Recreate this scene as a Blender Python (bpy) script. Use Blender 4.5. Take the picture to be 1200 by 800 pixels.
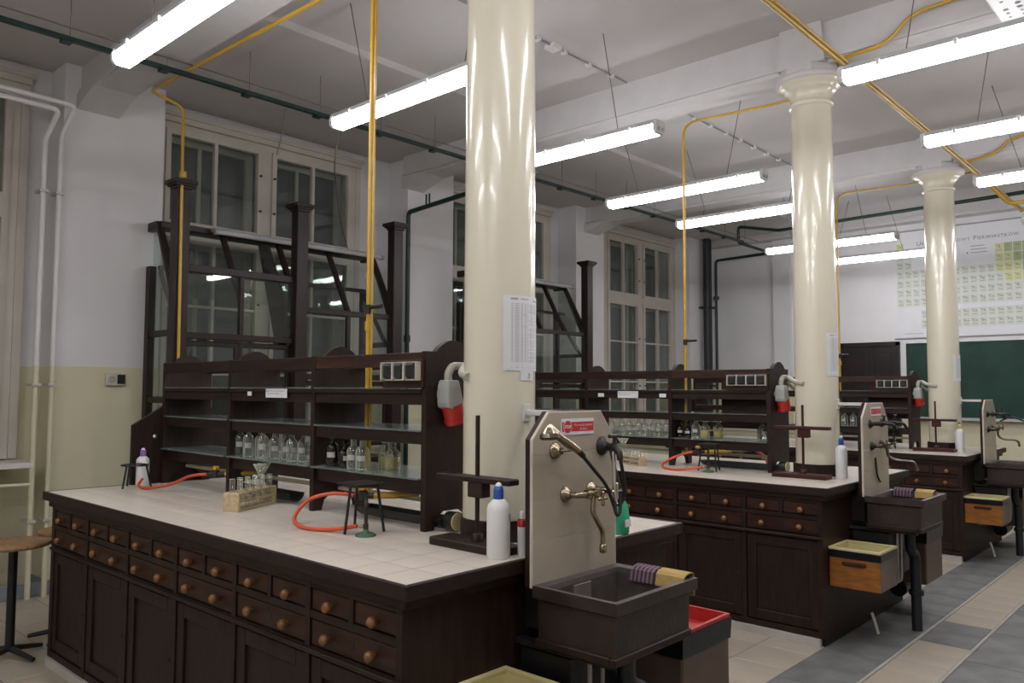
import bpy, bmesh, math, random
from mathutils import Vector, Matrix
random.seed(7)
for o in list(bpy.data.objects): bpy.data.objects.remove(o)
SC = bpy.context.scene
COL = SC.collection
PI = math.pi
def R(d): return math.radians(d)

# ------------------------------------------------------------------ camera
YAW, PITCH, ROLL = R(42.556), R(3.474), R(.219)
CAM = Vector((1.856, -1.5574, 1.5351))
FW = Vector((-math.sin(YAW)*math.cos(PITCH), math.cos(YAW)*math.cos(PITCH), math.sin(PITCH)))
RT0 = Vector((math.cos(YAW), math.sin(YAW), 0)); UP0 = RT0.cross(FW)
RT = RT0*math.cos(ROLL)+UP0*math.sin(ROLL); UP = -RT0*math.sin(ROLL)+UP0*math.cos(ROLL)
cd = bpy.data.cameras.new('camera'); cam = bpy.data.objects.new('camera', cd); COL.objects.link(cam)
cd.sensor_width = 36; cd.lens = 932.8*36/1200; cd.clip_start = .02; cd.clip_end = 100
m = Matrix((RT, UP, -FW)).transposed().to_4x4(); m.translation = CAM; cam.matrix_world = m
SC.camera = cam
# ------------------------------------------------------------------ world (night outside) and exposure
w = bpy.data.worlds.new('night'); SC.world = w; w.use_nodes = True
w.node_tree.nodes['Background'].inputs[0].default_value = (.013, .014, .015, 1)
w.node_tree.nodes['Background'].inputs[1].default_value = 1
SC.view_settings.view_transform = 'Standard'; SC.view_settings.look = 'None'
SC.view_settings.gamma = 1; SC.view_settings.use_curve_mapping = False
SC.view_settings.exposure = 0.0
LAMP = 26.5           # emission of the fluorescent diffusers

# ------------------------------------------------------------------ materials
MATS = {}
def srgb(c):
    return tuple(((x/255)/12.92 if x/255 <= .04045 else ((x/255+.055)/1.055)**2.4) for x in c)
def mat(name, col, rough=.5, metal=0, var=.12, scale=6., bump=0., bscale=40., stretch=None, spec=.5, emit=0, coat=0):
    """procedural principled material: noise varied colour + fine bump"""
    m = bpy.data.materials.new(name); m.use_nodes = True; nt = m.node_tree; n = nt.nodes; L = nt.links
    b = n['Principled BSDF']; b.inputs['Roughness'].default_value = rough; b.inputs['Metallic'].default_value = metal
    b.inputs['Specular IOR Level'].default_value = spec; b.inputs['Coat Weight'].default_value = coat
    tc = n.new('ShaderNodeTexCoord'); mp = n.new('ShaderNodeMapping'); L.new(tc.outputs['Object'], mp.inputs[0])
    if stretch: mp.inputs['Scale'].default_value = stretch
    nz = n.new('ShaderNodeTexNoise'); nz.inputs['Scale'].default_value = scale; nz.inputs['Detail'].default_value = 5
    L.new(mp.outputs[0], nz.inputs['Vector'])
    rp = n.new('ShaderNodeValToRGB'); rp.color_ramp.elements[0].position = .3; rp.color_ramp.elements[1].position = .7
    rp.color_ramp.elements[0].color = (*[c*(1-var) for c in col], 1); rp.color_ramp.elements[1].color = (*[min(1, c*(1+var)) for c in col], 1)
    L.new(nz.outputs['Fac'], rp.inputs[0]); L.new(rp.outputs[0], b.inputs['Base Color'])
    if bump:
        n2 = n.new('ShaderNodeTexNoise'); n2.inputs['Scale'].default_value = bscale; L.new(mp.outputs[0], n2.inputs['Vector'])
        bp = n.new('ShaderNodeBump'); bp.inputs['Strength'].default_value = bump; bp.inputs['Distance'].default_value = .01
        L.new(n2.outputs['Fac'], bp.inputs['Height']); L.new(bp.outputs[0], b.inputs['Normal'])
    if emit:
        b.inputs['Emission Color'].default_value = (*col, 1); b.inputs['Emission Strength'].default_value = emit
    MATS[name] = m; return m
def glassmat(name, tint=(.9, .95, .93), refl=1., rough=.02, milky=0., mcol=(.5, .55, .53), boost=1., rim=0.):
    m = bpy.data.materials.new(name); m.use_nodes = True; nt = m.node_tree; n = nt.nodes; L = nt.links
    n.remove(n['Principled BSDF']); out = n['Material Output']
    t = n.new('ShaderNodeBsdfTransparent'); t.inputs[0].default_value = (*tint, 1)
    g = n.new('ShaderNodeBsdfGlossy'); g.inputs['Roughness'].default_value = rough; g.inputs[0].default_value = (refl, refl, refl, 1)
    ge = n.new('ShaderNodeNewGeometry'); dt = n.new('ShaderNodeVectorMath'); dt.operation = 'DOT_PRODUCT'
    L.new(ge.outputs['Normal'], dt.inputs[0]); L.new(ge.outputs['Incoming'], dt.inputs[1])
    def M(op, a, b=None):
        x = n.new('ShaderNodeMath'); x.operation = op
        for k, v in enumerate((a, b)):
            if v is None: continue
            if isinstance(v, (int, float)): x.inputs[k].default_value = v
            else: L.new(v, x.inputs[k])
        x.use_clamp = op != 'ABSOLUTE'; return x.outputs[0]
    c = M('ABSOLUTE', dt.outputs['Value']); f = M('POWER', M('SUBTRACT', 1., c), 5.); f = M('ADD', M('MULTIPLY', f, .96), .04*boost)
    mx = n.new('ShaderNodeMixShader'); L.new(f, mx.inputs[0]); L.new(t.outputs[0], mx.inputs[1]); L.new(g.outputs[0], mx.inputs[2]); res = mx
    if milky:
        d = n.new('ShaderNodeBsdfDiffuse'); d.inputs[0].default_value = (*mcol, 1); m2 = n.new('ShaderNodeMixShader')
        nz = n.new('ShaderNodeTexNoise'); nz.inputs['Scale'].default_value = 9; k = M('ADD', M('MULTIPLY', nz.outputs[0], 2*milky), M('MULTIPLY', M('POWER', M('SUBTRACT', 1., c), 2.), rim))
        L.new(k, m2.inputs[0]); L.new(mx.outputs[0], m2.inputs[1]); L.new(d.outputs[0], m2.inputs[2]); res = m2
    L.new(res.outputs[0], out.inputs[0])
    MATS[name] = m; return m
def paintwall(name):
    m = mat(name, (.66, .65, .655), rough=.75, var=.05, scale=1.5, bump=.12, bscale=60)
    nt = m.node_tree; n = nt.nodes; L = nt.links; b = n['Principled BSDF']
    ge = n.new('ShaderNodeNewGeometry'); sp = n.new('ShaderNodeSeparateXYZ'); L.new(ge.outputs['Position'], sp.inputs[0])
    nz = n.new('ShaderNodeTexNoise'); nz.inputs['Scale'].default_value = 4; L.new(ge.outputs['Position'], nz.inputs['Vector'])
    ma = n.new('ShaderNodeMath'); ma.operation = 'MULTIPLY_ADD'; ma.inputs[1].default_value = .012; L.new(nz.outputs[0], ma.inputs[0]); L.new(sp.outputs[2], ma.inputs[2])
    gt = n.new('ShaderNodeMath'); gt.operation = 'GREATER_THAN'; gt.inputs[1].default_value = 1.708; L.new(ma.outputs[0], gt.inputs[0])
    rp = [x for x in n if x.type == 'VALTORGB'][0]
    n2 = n.new('ShaderNodeValToRGB'); n2.color_ramp.elements[0].color = (.57, .535, .37, 1); n2.color_ramp.elements[1].color = (.62, .58, .41, 1)
    L.new(nz.outputs[0], n2.inputs[0])
    mx = n.new('ShaderNodeMix'); mx.data_type = 'RGBA'; L.new(gt.outputs[0], mx.inputs[0]); L.new(n2.outputs[0], mx.inputs[6]); L.new(rp.outputs[0], mx.inputs[7])
    L.new(mx.outputs[2], b.inputs['Base Color'])
    rg = n.new('ShaderNodeMapRange'); rg.inputs[3].default_value = .45; rg.inputs[4].default_value = .8; L.new(gt.outputs[0], rg.inputs[0]); L.new(rg.outputs[0], b.inputs['Roughness'])
    return m
paintwall('wall')
mat('ceiling', (.52, .495, .49), rough=.85, var=.05, scale=1.2, bump=.1)
mat('floor_base', (.15, .13, .11), rough=.7, var=.1)
mat('beige_tile', (.40, .345, .275), rough=.38, var=.10, scale=2.5)
mat('grey_slab', (.150, .150, .146), rough=.55, var=.3, scale=5, bump=.2, bscale=60)
mat('slab_edge', (.36, .34, .30), rough=.6)
mat('plinth_stone', (.50, .47, .43), rough=.6)
mat('dark_wood', (.022, .0108, .0080), rough=.5, spec=.28, var=.4, scale=5, stretch=(1, 6, 6), bump=.08, bscale=60)
mat('dark_wood_v', (.021, .0105, .0080), rough=.5, spec=.28, var=.4, scale=5, stretch=(7, 7, 1), bump=.08, bscale=60)
mat('red_wood', (.036, .0145, .0090), rough=.45, spec=.3, var=.45, scale=5, stretch=(1, 6, 6), bump=.08, bscale=60)
mat('cup_wood', (.020, .0110, .0095), rough=.4, spec=.3, var=.35, scale=5, stretch=(7, 7, 1), bump=.06, bscale=60)
mat('stand_red', (.045, .0125, .0110), rough=.4, spec=.3, var=.3)
mat('orange_wood', (.27, .098, .016), rough=.45, var=.3, scale=6, stretch=(2, 2, 8))
mat('knob_wood', (.215, .095, .034), rough=.35, var=.3, scale=30)
mat('seat_wood', (.30, .165, .075), rough=.4, var=.3, scale=6, stretch=(1, 8, 1))
mat('pale_wood', (.52, .40, .24), rough=.6, var=.2, scale=10, stretch=(1, 6, 6))
mat('bench_tile', (.64, .57, .49), rough=.28, var=.06, scale=3)
mat('grout', (.13, .105, .085), rough=.8)
mat('cream_paint', (.66, .615, .485), rough=.2, var=.03, scale=1.5, bump=.05, bscale=8, coat=.3)
mat('white_cap', (.53, .515, .51), rough=.6, var=.04)
mat('panel_tile', (.40, .345, .28), rough=.25, var=.08, scale=3)
mat('panel_grout', (.55, .49, .41), rough=.7)
mat('window_paint', (.50, .46, .40), rough=.45, var=.07, scale=4)
mat('white_paint', (.60, .58, .55), rough=.45, var=.05)
mat('pipe_white', (.46, .43, .385), rough=.4, var=.08)
mat('gas_yellow', (.50, .30, .030), rough=.35, var=.12)
mat('green_pipe', (.0045, .024, .018), rough=.4, var=.2)
mat('black_pipe', (.012, .014, .016), rough=.5, var=.2)
mat('black', (.008, .008, .009), rough=.4, var=.2)
mat('black_liner', (.006, .007, .008), rough=.28, var=.3, bump=.25, bscale=14)
mat('stone_sink', (.029, .0185, .0160), rough=.45, var=.35, scale=8, bump=.15, bscale=50)
mat('stone_rim', (.070, .058, .052), rough=.4, var=.35, scale=14, bump=.15)
mat('aged_metal', (.17, .145, .115), rough=.32, metal=1, var=.15, scale=20)
mat('brass', (.34, .285, .20), rough=.24, metal=1, var=.12, scale=20)
mat('chrome', (.62, .60, .56), rough=.14, metal=1, var=.05)
mat('iron', (.035, .030, .028), rough=.45, metal=.6, var=.3)
mat('rubber_orange', (.62, .085, .028), rough=.4, var=.12)
mat('red', (.46, .024, .018), rough=.35, var=.1)
mat('stop_red', (.50, .02, .03), rough=.4, var=.05)
mat('plug_grey', (.36, .37, .345), rough=.4, var=.08)
mat('cable', (.42, .39, .33), rough=.45)
mat('socket_dark', (.010, .012, .014), rough=.4)
mat('socket_frame', (.50, .46, .39), rough=.35)
mat('paper', (.66, .66, .68), rough=.6, var=.03)
mat('old_paper', (.42, .41, .38), rough=.7, var=.15, scale=60)
mat('ink', (.16, .16, .18), rough=.7)
mat('ink_soft', (.33, .33, .36), rough=.7)
mat('white_plastic', (.74, .74, .73), rough=.32, var=.03)
mat('blue', (.022, .09, .36), rough=.35)
mat('purple', (.27, .12, .40), rough=.35)
mat('yellow_plastic', (.56, .46, .20), rough=.35, var=.05)
mat('bin_yellow', (.62, .55, .27), rough=.35, var=.05)
mat('bin_brown', (.105, .068, .052), rough=.5, var=.15)
mat('box_side', (.16, .125, .105), rough=.5, var=.2)
mat('green_soap', (.04, .40, .22), rough=.25, var=.1)
mat('burner_green', (.04, .10, .06), rough=.4)
mat('amber', (.010, .0055, .004), rough=.12, var=.2)
mat('yellow_liquid', (.42, .33, .09), rough=.15, var=.1)
mat('cork', (.45, .30, .13), rough=.7)
mat('sponge', (.42, .29, .10), rough=.9, var=.15, bump=.4)
mat('cloth', (.06, .035, .05), rough=.95, bump=.3)
mat('cloth_pale', (.20, .13, .16), rough=.95, bump=.3)
mat('board_green', (.011, .040, .029), rough=.55, spec=.3, var=.3, scale=2.5)
mat('cell_green', (.56, .59, .51), rough=.6, var=.03)
mat('cell_yellow', (.58, .60, .30), rough=.6, var=.03)
mat('cell_olive', (.36, .42, .20), rough=.6, var=.03)
mat('dark_cabinet', (.014, .009, .008), rough=.35, var=.3)
mat('lamp_grey', (.42, .42, .42), rough=.4)
mat('lamp_clip', (.66, .66, .66), rough=.35)
mat('wire', (.16, .14, .12), rough=.5, metal=.4)
mat('tube_grey', (.30, .28, .26), rough=.35, var=.1)
mat('baseboard', (.20, .22, .25), rough=.5)
mat('pipe_cream', (.55, .50, .38), rough=.4)
glassmat('pane', (.88, .91, .89), milky=.02, mcol=(.5, .52, .48))
glassmat('shelf_glass', (.72, .84, .79), rough=.12, milky=.15, mcol=(.42, .47, .45), boost=3)
glassmat('bottle_glass', (.93, .95, .92), rough=.05, milky=.045, mcol=(.70, .70, .62), boost=2., rim=.75)
def emission(name, col, s):
    m = bpy.data.materials.new(name); m.use_nodes = True; nt = m.node_tree; b = nt.nodes['Principled BSDF']
    b.inputs['Base Color'].default_value = (.8, .8, .8, 1); b.inputs['Emission Color'].default_value = (*col, 1); b.inputs['Emission Strength'].default_value = s
    MATS[name] = m
emission('lamp_light', (.97, .96, 1.), LAMP)

# ------------------------------------------------------------------ mesh helpers
class MB:
    def __init__(s): s.v = []; s.f = []; s.sm = []
    def add(s, vs, fs, smooth=False):
        o = len(s.v); s.v += [tuple(x) for x in vs]; s.f += [tuple(i+o for i in f) for f in fs]; s.sm += [smooth]*len(fs); return s
    def box(s, a, b):
        x0, x1 = sorted((a[0], b[0])); y0, y1 = sorted((a[1], b[1])); z0, z1 = sorted((a[2], b[2]))
        return s.add([(x0,y0,z0),(x1,y0,z0),(x1,y1,z0),(x0,y1,z0),(x0,y0,z1),(x1,y0,z1),(x1,y1,z1),(x0,y1,z1)],
            [(3,2,1,0),(4,5,6,7),(0,1,5,4),(1,2,6,5),(2,3,7,6),(3,0,4,7)])
    def bbox(s, a, b, c=.004):
        """box with chamfered edges on all sides"""
        x0, x1 = sorted((a[0], b[0])); y0, y1 = sorted((a[1], b[1])); z0, z1 = sorted((a[2], b[2]))
        bm = bmesh.new(); bmesh.ops.create_cube(bm, size=1)
        for v in bm.verts: v.co = ((x0+x1)/2+v.co.x*(x1-x0), (y0+y1)/2+v.co.y*(y1-y0), (z0+z1)/2+v.co.z*(z1-z0))
        c = min(c, .45*min(x1-x0, y1-y0, z1-z0))
        bmesh.ops.bevel(bm, geom=bm.edges[:], offset=c, segments=1, affect='EDGES', profile=.5)
        bm.verts.index_update(); s.add([v.co[:] for v in bm.verts], [[v.index for v in f.verts] for f in bm.faces]); bm.free(); return s
    def prism(s, poly, axis, a, b):
        """extrude 2-D polygon along axis ('x': poly=(y,z); 'y': (x,z); 'z': (x,y)) from a to b"""
        def P(p, t):
            return {'x': (t, p[0], p[1]), 'y': (p[0], t, p[1]), 'z': (p[0], p[1], t)}[axis]
        n = len(poly); vs = [P(p, a) for p in poly]+[P(p, b) for p in poly]
        fs = [tuple(range(n))[::-1], tuple(range(n, 2*n))]+[(i, (i+1) % n, n+(i+1) % n, n+i) for i in range(n)]
        return s.add(vs, fs)
    def cyl(s, p, q, r, r2=None, n=14, cap=True, smooth=True):
        p, q = Vector(p), Vector(q); r2 = r if r2 is None else r2; d = (q-p).normalized()
        u = d.orthogonal().normalized(); w_ = d.cross(u)
        vs = [p+(u*math.cos(2*PI*i/n)+w_*math.sin(2*PI*i/n))*r for i in range(n)]+[q+(u*math.cos(2*PI*i/n)+w_*math.sin(2*PI*i/n))*r2 for i in range(n)]
        s.add(vs, [(i, (i+1) % n, n+(i+1) % n, n+i) for i in range(n)], smooth)
        if cap: s.add(vs, [tuple(range(n))[::-1], tuple(range(n, 2*n))])
        return s
    def tube(s, pts, r, n=10, rad=0., seg=5):
        """tube along polyline; rad rounds the corners"""
        P = [Vector(p) for p in pts]
        if rad > 0:
            Q = [P[0]]
            for i in range(1, len(P)-1):
                a, b, c = P[i-1], P[i], P[i+1]; d1 = (a-b); d2 = (c-b); k = min(rad, d1.length*.45, d2.length*.45)
                p0 = b+d1.normalized()*k; p1 = b+d2.normalized()*k
                for t in range(seg+1):
                    t /= seg; Q.append(p0*(1-t)**2+b*2*t*(1-t)+p1*t*t)
            Q.append(P[-1]); P = Q
        rr = r if isinstance(r, (list, tuple)) else [r]*len(P)
        u = None; rings = []
        for i, p in enumerate(P):
            d = (P[min(i+1, len(P)-1)]-P[max(i-1, 0)]).normalized()
            if u is None: u = d.orthogonal().normalized()
            else:
                u = u-d*u.dot(d); u = u.normalized() if u.length > 1e-6 else d.orthogonal().normalized()
            w_ = d.cross(u); rings.append([p+(u*math.cos(2*PI*k/n)+w_*math.sin(2*PI*k/n))*rr[min(i, len(rr)-1)] for k in range(n)])
        vs = [v for r_ in rings for v in r_]; fs = []
        for i in range(len(P)-1):
            for k in range(n): fs.append((i*n+k, i*n+(k+1) % n, (i+1)*n+(k+1) % n, (i+1)*n+k))
        s.add(vs, fs, True); s.add(vs, [tuple(range(n))[::-1], tuple(range((len(P)-1)*n, len(P)*n))]); return s
    def lathe(s, prof, c=(0, 0, 0), n=16, axis='z', smooth=True):
        c = Vector(c); vs = []
        for r, h in prof:
            for k in range(n):
                a = 2*PI*k/n; x, y = r*math.cos(a), r*math.sin(a)
                vs.append(c+Vector({'z': (x, y, h), 'x': (h, x, y), 'y': (y, h, x)}[axis]))
        m_ = len(prof); fs = [(i*n+k, i*n+(k+1) % n, (i+1)*n+(k+1) % n, (i+1)*n+k) for i in range(m_-1) for k in range(n)]
        s.add(vs, fs, smooth)
        if prof[0][0] > 1e-5: s.add(vs[:n], [tuple(range(n))[::-1]])
        if prof[-1][0] > 1e-5: s.add(vs[-n:], [tuple(range(n))])
        return s
    def arc_sheet(s, c, r, a0, a1, z0, z1, t=.001, n=10):
        """thin curved sheet around a vertical axis"""
        vs = []
        for rr in (r, r+t):
            for i in range(n+1):
                a = a0+(a1-a0)*i/n
                for z in (z0, z1): vs.append((c[0]+rr*math.cos(a), c[1]+rr*math.sin(a), z))
        k = 2*(n+1); fs = []
        for i in range(n):
            a = 2*i; fs += [(a+1, a+3, a+2, a)[::-1], (k+a, k+a+2, k+a+3, k+a+1), (a, a+2, k+a+2, k+a), (a+1, k+a+1, k+a+3, a+3)]
        fs += [(0, 1, k+1, k), (k-2, 2*k-2, 2*k-1, k-1)]
        return s.add(vs, fs)
    def build(s, name, material, parent=None, bevel=0, label=None, kind=None):
        me = bpy.data.meshes.new(name); o = bpy.data.objects.new(name, me); COL.objects.link(o)
        off = Vector((0, 0, 0))
        if parent:
            r = parent
            while r.parent: r = r.parent
            off = r.location.copy(); o.parent = parent
        me.from_pydata([Vector(v)-off for v in s.v], [], s.f)
        me.polygons.foreach_set('use_smooth', s.sm); me.update()
        bm = bmesh.new(); bm.from_mesh(me); bmesh.ops.recalc_face_normals(bm, faces=bm.faces); bm.to_mesh(me); bm.free()
        for mm in (material if isinstance(material, (list, tuple)) else [material]): me.materials.append(MATS[mm])
        if bevel:
            b = o.modifiers.new('bevel', 'BEVEL'); b.width = bevel; b.segments = 2; b.limit_method = 'ANGLE'
        if label: o['label'] = label
        if kind: o['kind'] = kind
        return o
def tag(o, label, cat, group=None):
    o['label'] = label; o['category'] = cat
    if group: o['group'] = group
    return o
def thing(name, label, cat, loc=(0, 0, 0), group=None):
    o = bpy.data.objects.new(name, None); COL.objects.link(o); o.location = loc; o.empty_display_size = .1
    return tag(o, label, cat, group)
def struct(o): o['kind'] = 'structure'; return o
def copy_tree(o, parent=None, off=None, label=None, skip=()):
    c = o.copy(); COL.objects.link(c); c.parent = parent
    if off is not None: c.location = o.location+Vector(off)
    if label: c['label'] = label
    for ch in o.children:
        if ch.name.split('.')[0] not in skip: copy_tree(ch, c, skip=skip)
    return c
TXT = {}
def text_mesh(txt, size, align='LEFT', bold=0):
    k = (txt, size, align, bold)
    if k not in TXT: TXT[k] = _text_mesh(*k)
    return TXT[k]
def _text_mesh(txt, size, align='LEFT', bold=0):
    cu = bpy.data.curves.new('t', 'FONT'); cu.body = txt; cu.size = size; cu.align_x = align; cu.offset = bold; cu.resolution_u = 2
    ob = bpy.data.objects.new('t', cu); COL.objects.link(ob)
    dg = bpy.context.evaluated_depsgraph_get(); me = bpy.data.meshes.new_from_object(ob.evaluated_get(dg))
    vs = [v.co[:] for v in me.vertices]; fs = [tuple(p.vertices) for p in me.polygons]
    bpy.data.objects.remove(ob); bpy.data.curves.remove(cu); bpy.data.meshes.remove(me)
    return vs, fs
EL = {1: 'H,,,,,,,,,,,,,,,,,He', 2: 'Li,Be,,,,,,,,,,,B,C,N,O,F,Ne', 3: 'Na,Mg,,,,,,,,,,,Al,Si,P,S,Cl,Ar', 4: 'K,Ca,Sc,Ti,V,Cr,Mn,Fe,Co,Ni,Cu,Zn,Ga,Ge,As,Se,Br,Kr', 5: 'Rb,Sr,Y,Zr,Nb,Mo,Tc,Ru,Rh,Pd,Ag,Cd,In,Sn,Sb,Te,I,Xe', 6: 'Cs,Ba,La,Hf,Ta,W,Re,Os,Ir,Pt,Au,Hg,Tl,Pb,Bi,Po,At,Rn', 7: 'Fr,Ra,Ac,Rf,Db,Sg,Bh,Hs,Mt,Ds,Rg,Cn,Nh,Fl,Mc,Lv,Ts,Og', 9: ',,,Ce,Pr,Nd,Pm,Sm,Eu,Gd,Tb,Dy,Ho,Er,Tm,Yb,Lu,', 10: ',,,Th,Pa,U,Np,Pu,Am,Cm,Bk,Cf,Es,Fm,Md,No,Lr,'}
for line in EL.values():
    for e in line.split(','):
        if e: text_mesh(e, .05, 'CENTER')
for word in ('Układ', 'Okresowy', 'Pierwiastków'):
    for i, ch_ in enumerate(word): text_mesh(ch_ if i == 0 else ch_.upper(), .085 if i == 0 else .064)
for a_ in (('STOP', .0155, 'CENTER', .0006), ('STOP', .011, 'CENTER', .0006), ('Nie wrzucać odpadów', .0118, 'CENTER', 0), ('do zlewu', .0118, 'CENTER', 0), ('3', .028, 'CENTER', .0006)): text_mesh(*a_)
def put_text(mb, txt, size, fn, align='LEFT', bold=0):
    vs, fs = text_mesh(txt, size, align, bold); mb.add([fn(v[0], v[1]) for v in vs], fs)
def in_view(p, marg=40):
    d = Vector(p)-CAM; z = d.dot(FW)
    if z < .1: return 0
    u = 600+932.8*d.dot(RT)/z; v = 400-932.8*d.dot(UP)/z
    return 1/z if (-marg < u < 1200+marg and -marg < v < 800+marg) else 0

# ================================================================== SETTING
S = 3.265                       # pitch of benches and columns
XW, XN = -4.8, -5.1             # window wall: pier faces, window plane
YF = 10.8; XR = 4.6; YB = -4.2  # far wall, right wall, rear wall
ZC = 4.12; ZB = 3.82            # ceiling, underside of beams
piers = [(-2.6, -1.95), (.55, 1.33), (4.0, 4.68), (6.98, 7.62), (10.0, YF)]
wins = [(-1.75, .33, 'window_0'), (1.40, 3.50, 'window_1'), (4.74, 6.70, 'window_2'), (8.02, 9.94, 'window_3')]
WZ0, WZ1 = 1.0, 3.90
mb = MB()
for a, b in piers: mb.box((XN-.25, a, 0), (XW, b, ZC+.05))
mb.box((XN-.25, YB, 0), (XW, -2.6, ZC+.05))
struct(mb.build('wall_left', 'wall'))
mb = MB(); mb.box((XN-.25, YB-.2, 0), (XN-.02, YF, WZ0-.02)); mb.box((XN-.25, YB-.2, WZ1+.02), (XN-.02, YF, ZC+.05))
ys = [YB]+[y for a, b, _ in wins for y in (a, b)]+[YF]
for i in range(0, len(ys), 2): mb.box((XN-.25, ys[i], WZ0-.02), (XN-.02, ys[i+1], WZ1+.02))
struct(mb.build('wall_left_parapet', 'wall'))
struct(MB().box((XN-.3, YF, 0), (XR+.2, YF+.2, ZC+.1)).build('wall_back', 'wall'))
struct(MB().box((XR, YB-.2, 0), (XR+.2, YF, ZC+.1)).build('wall_right', 'wall'))
struct(MB().box((XN-.3, YB-.2, 0), (XR+.2, YB, ZC+.1)).build('wall_front', 'wall'))
# ceiling with the shallow lower strip towards the windows
mb = MB().box((-3.0, YB, ZC), (XR, YF, ZC+.12)).box((XN, YB, ZC-.055), (-3.0, YF, ZC+.12))
struct(mb.build('ceiling', 'ceiling'))
CX, CY = -.372, .795
beams = [CY-S, CY, CY+S, CY+2*S]
for i, y in enumerate(beams):
    mb = MB().box((XW+.0, y-.13, ZB), (XR, y+.13, ZC+.02)).box((XW, y-.15, ZB+.03), (XR, y+.15, ZB+.055))
    # haunch where the beam reaches the pier
    mb.prism([(XW, ZB-.10), (XW, ZB+.02), (XW+.75, ZB+.02), (XW+.35, ZB-.0)], 'y', y-.16, y+.16)
    struct(mb.build('trim_%d' % (i+1), 'white_cap'))
struct(MB().box((XN, YF-.22, 3.96), (XR, YF, ZC+.02)).box((XN, YF-.25, 3.99), (XR, YF-.2, 4.02)).build('trim_5', 'white_cap'))
struct(MB().box((XW, .0, 0), (XW+.02, .52, .10)).box((XN, .53, 0), (XW+.02, .55, .1)).box((XW, .55, 0), (XW+.02, 1.2, .10)).build('baseboard_left', 'baseboard'))
struct(MB().box((XN, YF-.02, 0), (XR, YF, .10)).build('baseboard_back', 'baseboard'))
# floor: grout bed + separate tiles / slabs where they can be told apart
fl = struct(MB().box((XN-.3, YB-.2, -.15), (XR+.2, YF+.2, -.0028)).build('floor', 'floor_base'))
TILE = {}
def tile_piece(name, x0, x1, y0, y1, z0, z1, material, parent, gap=.003, cham=.002):
    k = (round(x1-x0, 4), round(y1-y0, 4), round(z1-z0, 4), material)
    c = Vector(((x0+x1)/2, (y0+y1)/2, z0))
    if k not in TILE:
        hx, hy, h = (x1-x0)/2-gap/2, (y1-y0)/2-gap/2, z1-z0
        vs = [(sx*hx, sy*hy, 0) for sx, sy in ((-1,-1),(1,-1),(1,1),(-1,1))]+[(sx*hx, sy*hy, h-cham) for sx, sy in ((-1,-1),(1,-1),(1,1),(-1,1))]+[(sx*(hx-cham), sy*(hy-cham), h) for sx, sy in ((-1,-1),(1,-1),(1,1),(-1,1))]
        fs = [(0,1,5,4),(1,2,6,5),(2,3,7,6),(3,0,4,7),(4,5,9,8),(5,6,10,9),(6,7,11,10),(7,4,8,11),(8,9,10,11)]
        me = bpy.data.meshes.new(name); me.from_pydata(vs, [], fs); me.materials.append(MATS[material]); TILE[k] = me
    o = bpy.data.objects.new(name, TILE[k]); COL.objects.link(o); o.parent = parent
    r = parent
    while r.parent: r = r.parent
    o.location = c-r.location
    return o
cand = []
def strip(name, x0, x1, dx, y0, y1, dy, material, gap):
    x = x0; i = 0
    nx = max(1, round((x1-x0)/dx)); ny = max(1, round((y1-y0)/dy))
    for i in range(nx):
        for j in range(ny):
            a, b = x0+(x1-x0)*i/nx, x0+(x1-x0)*(i+1)/nx; c, d = y0+(y1-y0)*j/ny, y0+(y1-y0)*(j+1)/ny
            pr = max(in_view((px, py, 0), 0) for px in (a, b) for py in (c, d))
            cand.append((pr, name, a, b, c, d, material, gap))
PX = .33
strip('floor_tile', -3.30, -.06, PX, -4.2, 10.75, PX, 'beige_tile', .004)
strip('floor_tile', -4.78, -3.30, PX, -4.2, 10.75, PX, 'beige_tile', .004)
strip('floor_slab', -.06, .29, .4, -4.2, 10.75, .62, 'grey_slab', .006)
strip('floor_tile', .31, .60, .29, -4.2, 3.86, .24, 'beige_tile', .004)
strip('floor_slab', .31, .60, .29, 3.86, 4.42, .56, 'grey_slab', .006)
strip('floor_tile', .31, .60, .29, 4.42, 10.75, .24, 'beige_tile', .004)
strip('floor_slab', .62, 1.12, .5, -4.2, 10.75, .7, 'grey_slab', .006)
strip('floor_slab', 1.12, 1.62, .5, -4.2, 10.75, .7, 'grey_slab', .006)
strip('floor_tile', 1.62, 4.58, PX, -4.2, 10.75, PX, 'beige_tile', .004)
def hidden(a, b, c, d):   # under a bench
    for k in range(3):
        if a > -3.1 and b < -.05 and c > k*S+.05 and d < k*S+1.52: return True
    return False
cand.sort(key=lambda c: -c[0]); nt_ = {'floor_tile': 0, 'floor_slab': 0}; rest = {'beige_tile': MB(), 'grey_slab': MB()}
for pr, name, a, b, c, d, mt_, gap in cand:
    if pr > 0 and not hidden(a, b, c, d) and nt_[name] < 290:
        tile_piece(name, a, b, c, d, -.012, random.uniform(-.0008, .0), mt_, fl, gap); nt_[name] += 1
    else: rest[mt_].box((a+gap/2, c+gap/2, -.012), (b-gap/2, d-gap/2, -.0005))
rest['beige_tile'].build('floor_tile_field', 'beige_tile', fl, kind='stuff'); rest['grey_slab'].build('floor_slab_field', 'grey_slab', fl, kind='stuff')
for x in (.30, .61):
    MB().box((x-.009, -4.2, -.012), (x+.009, 10.75, .001)).build('floor_edging', 'slab_edge', fl)

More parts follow.
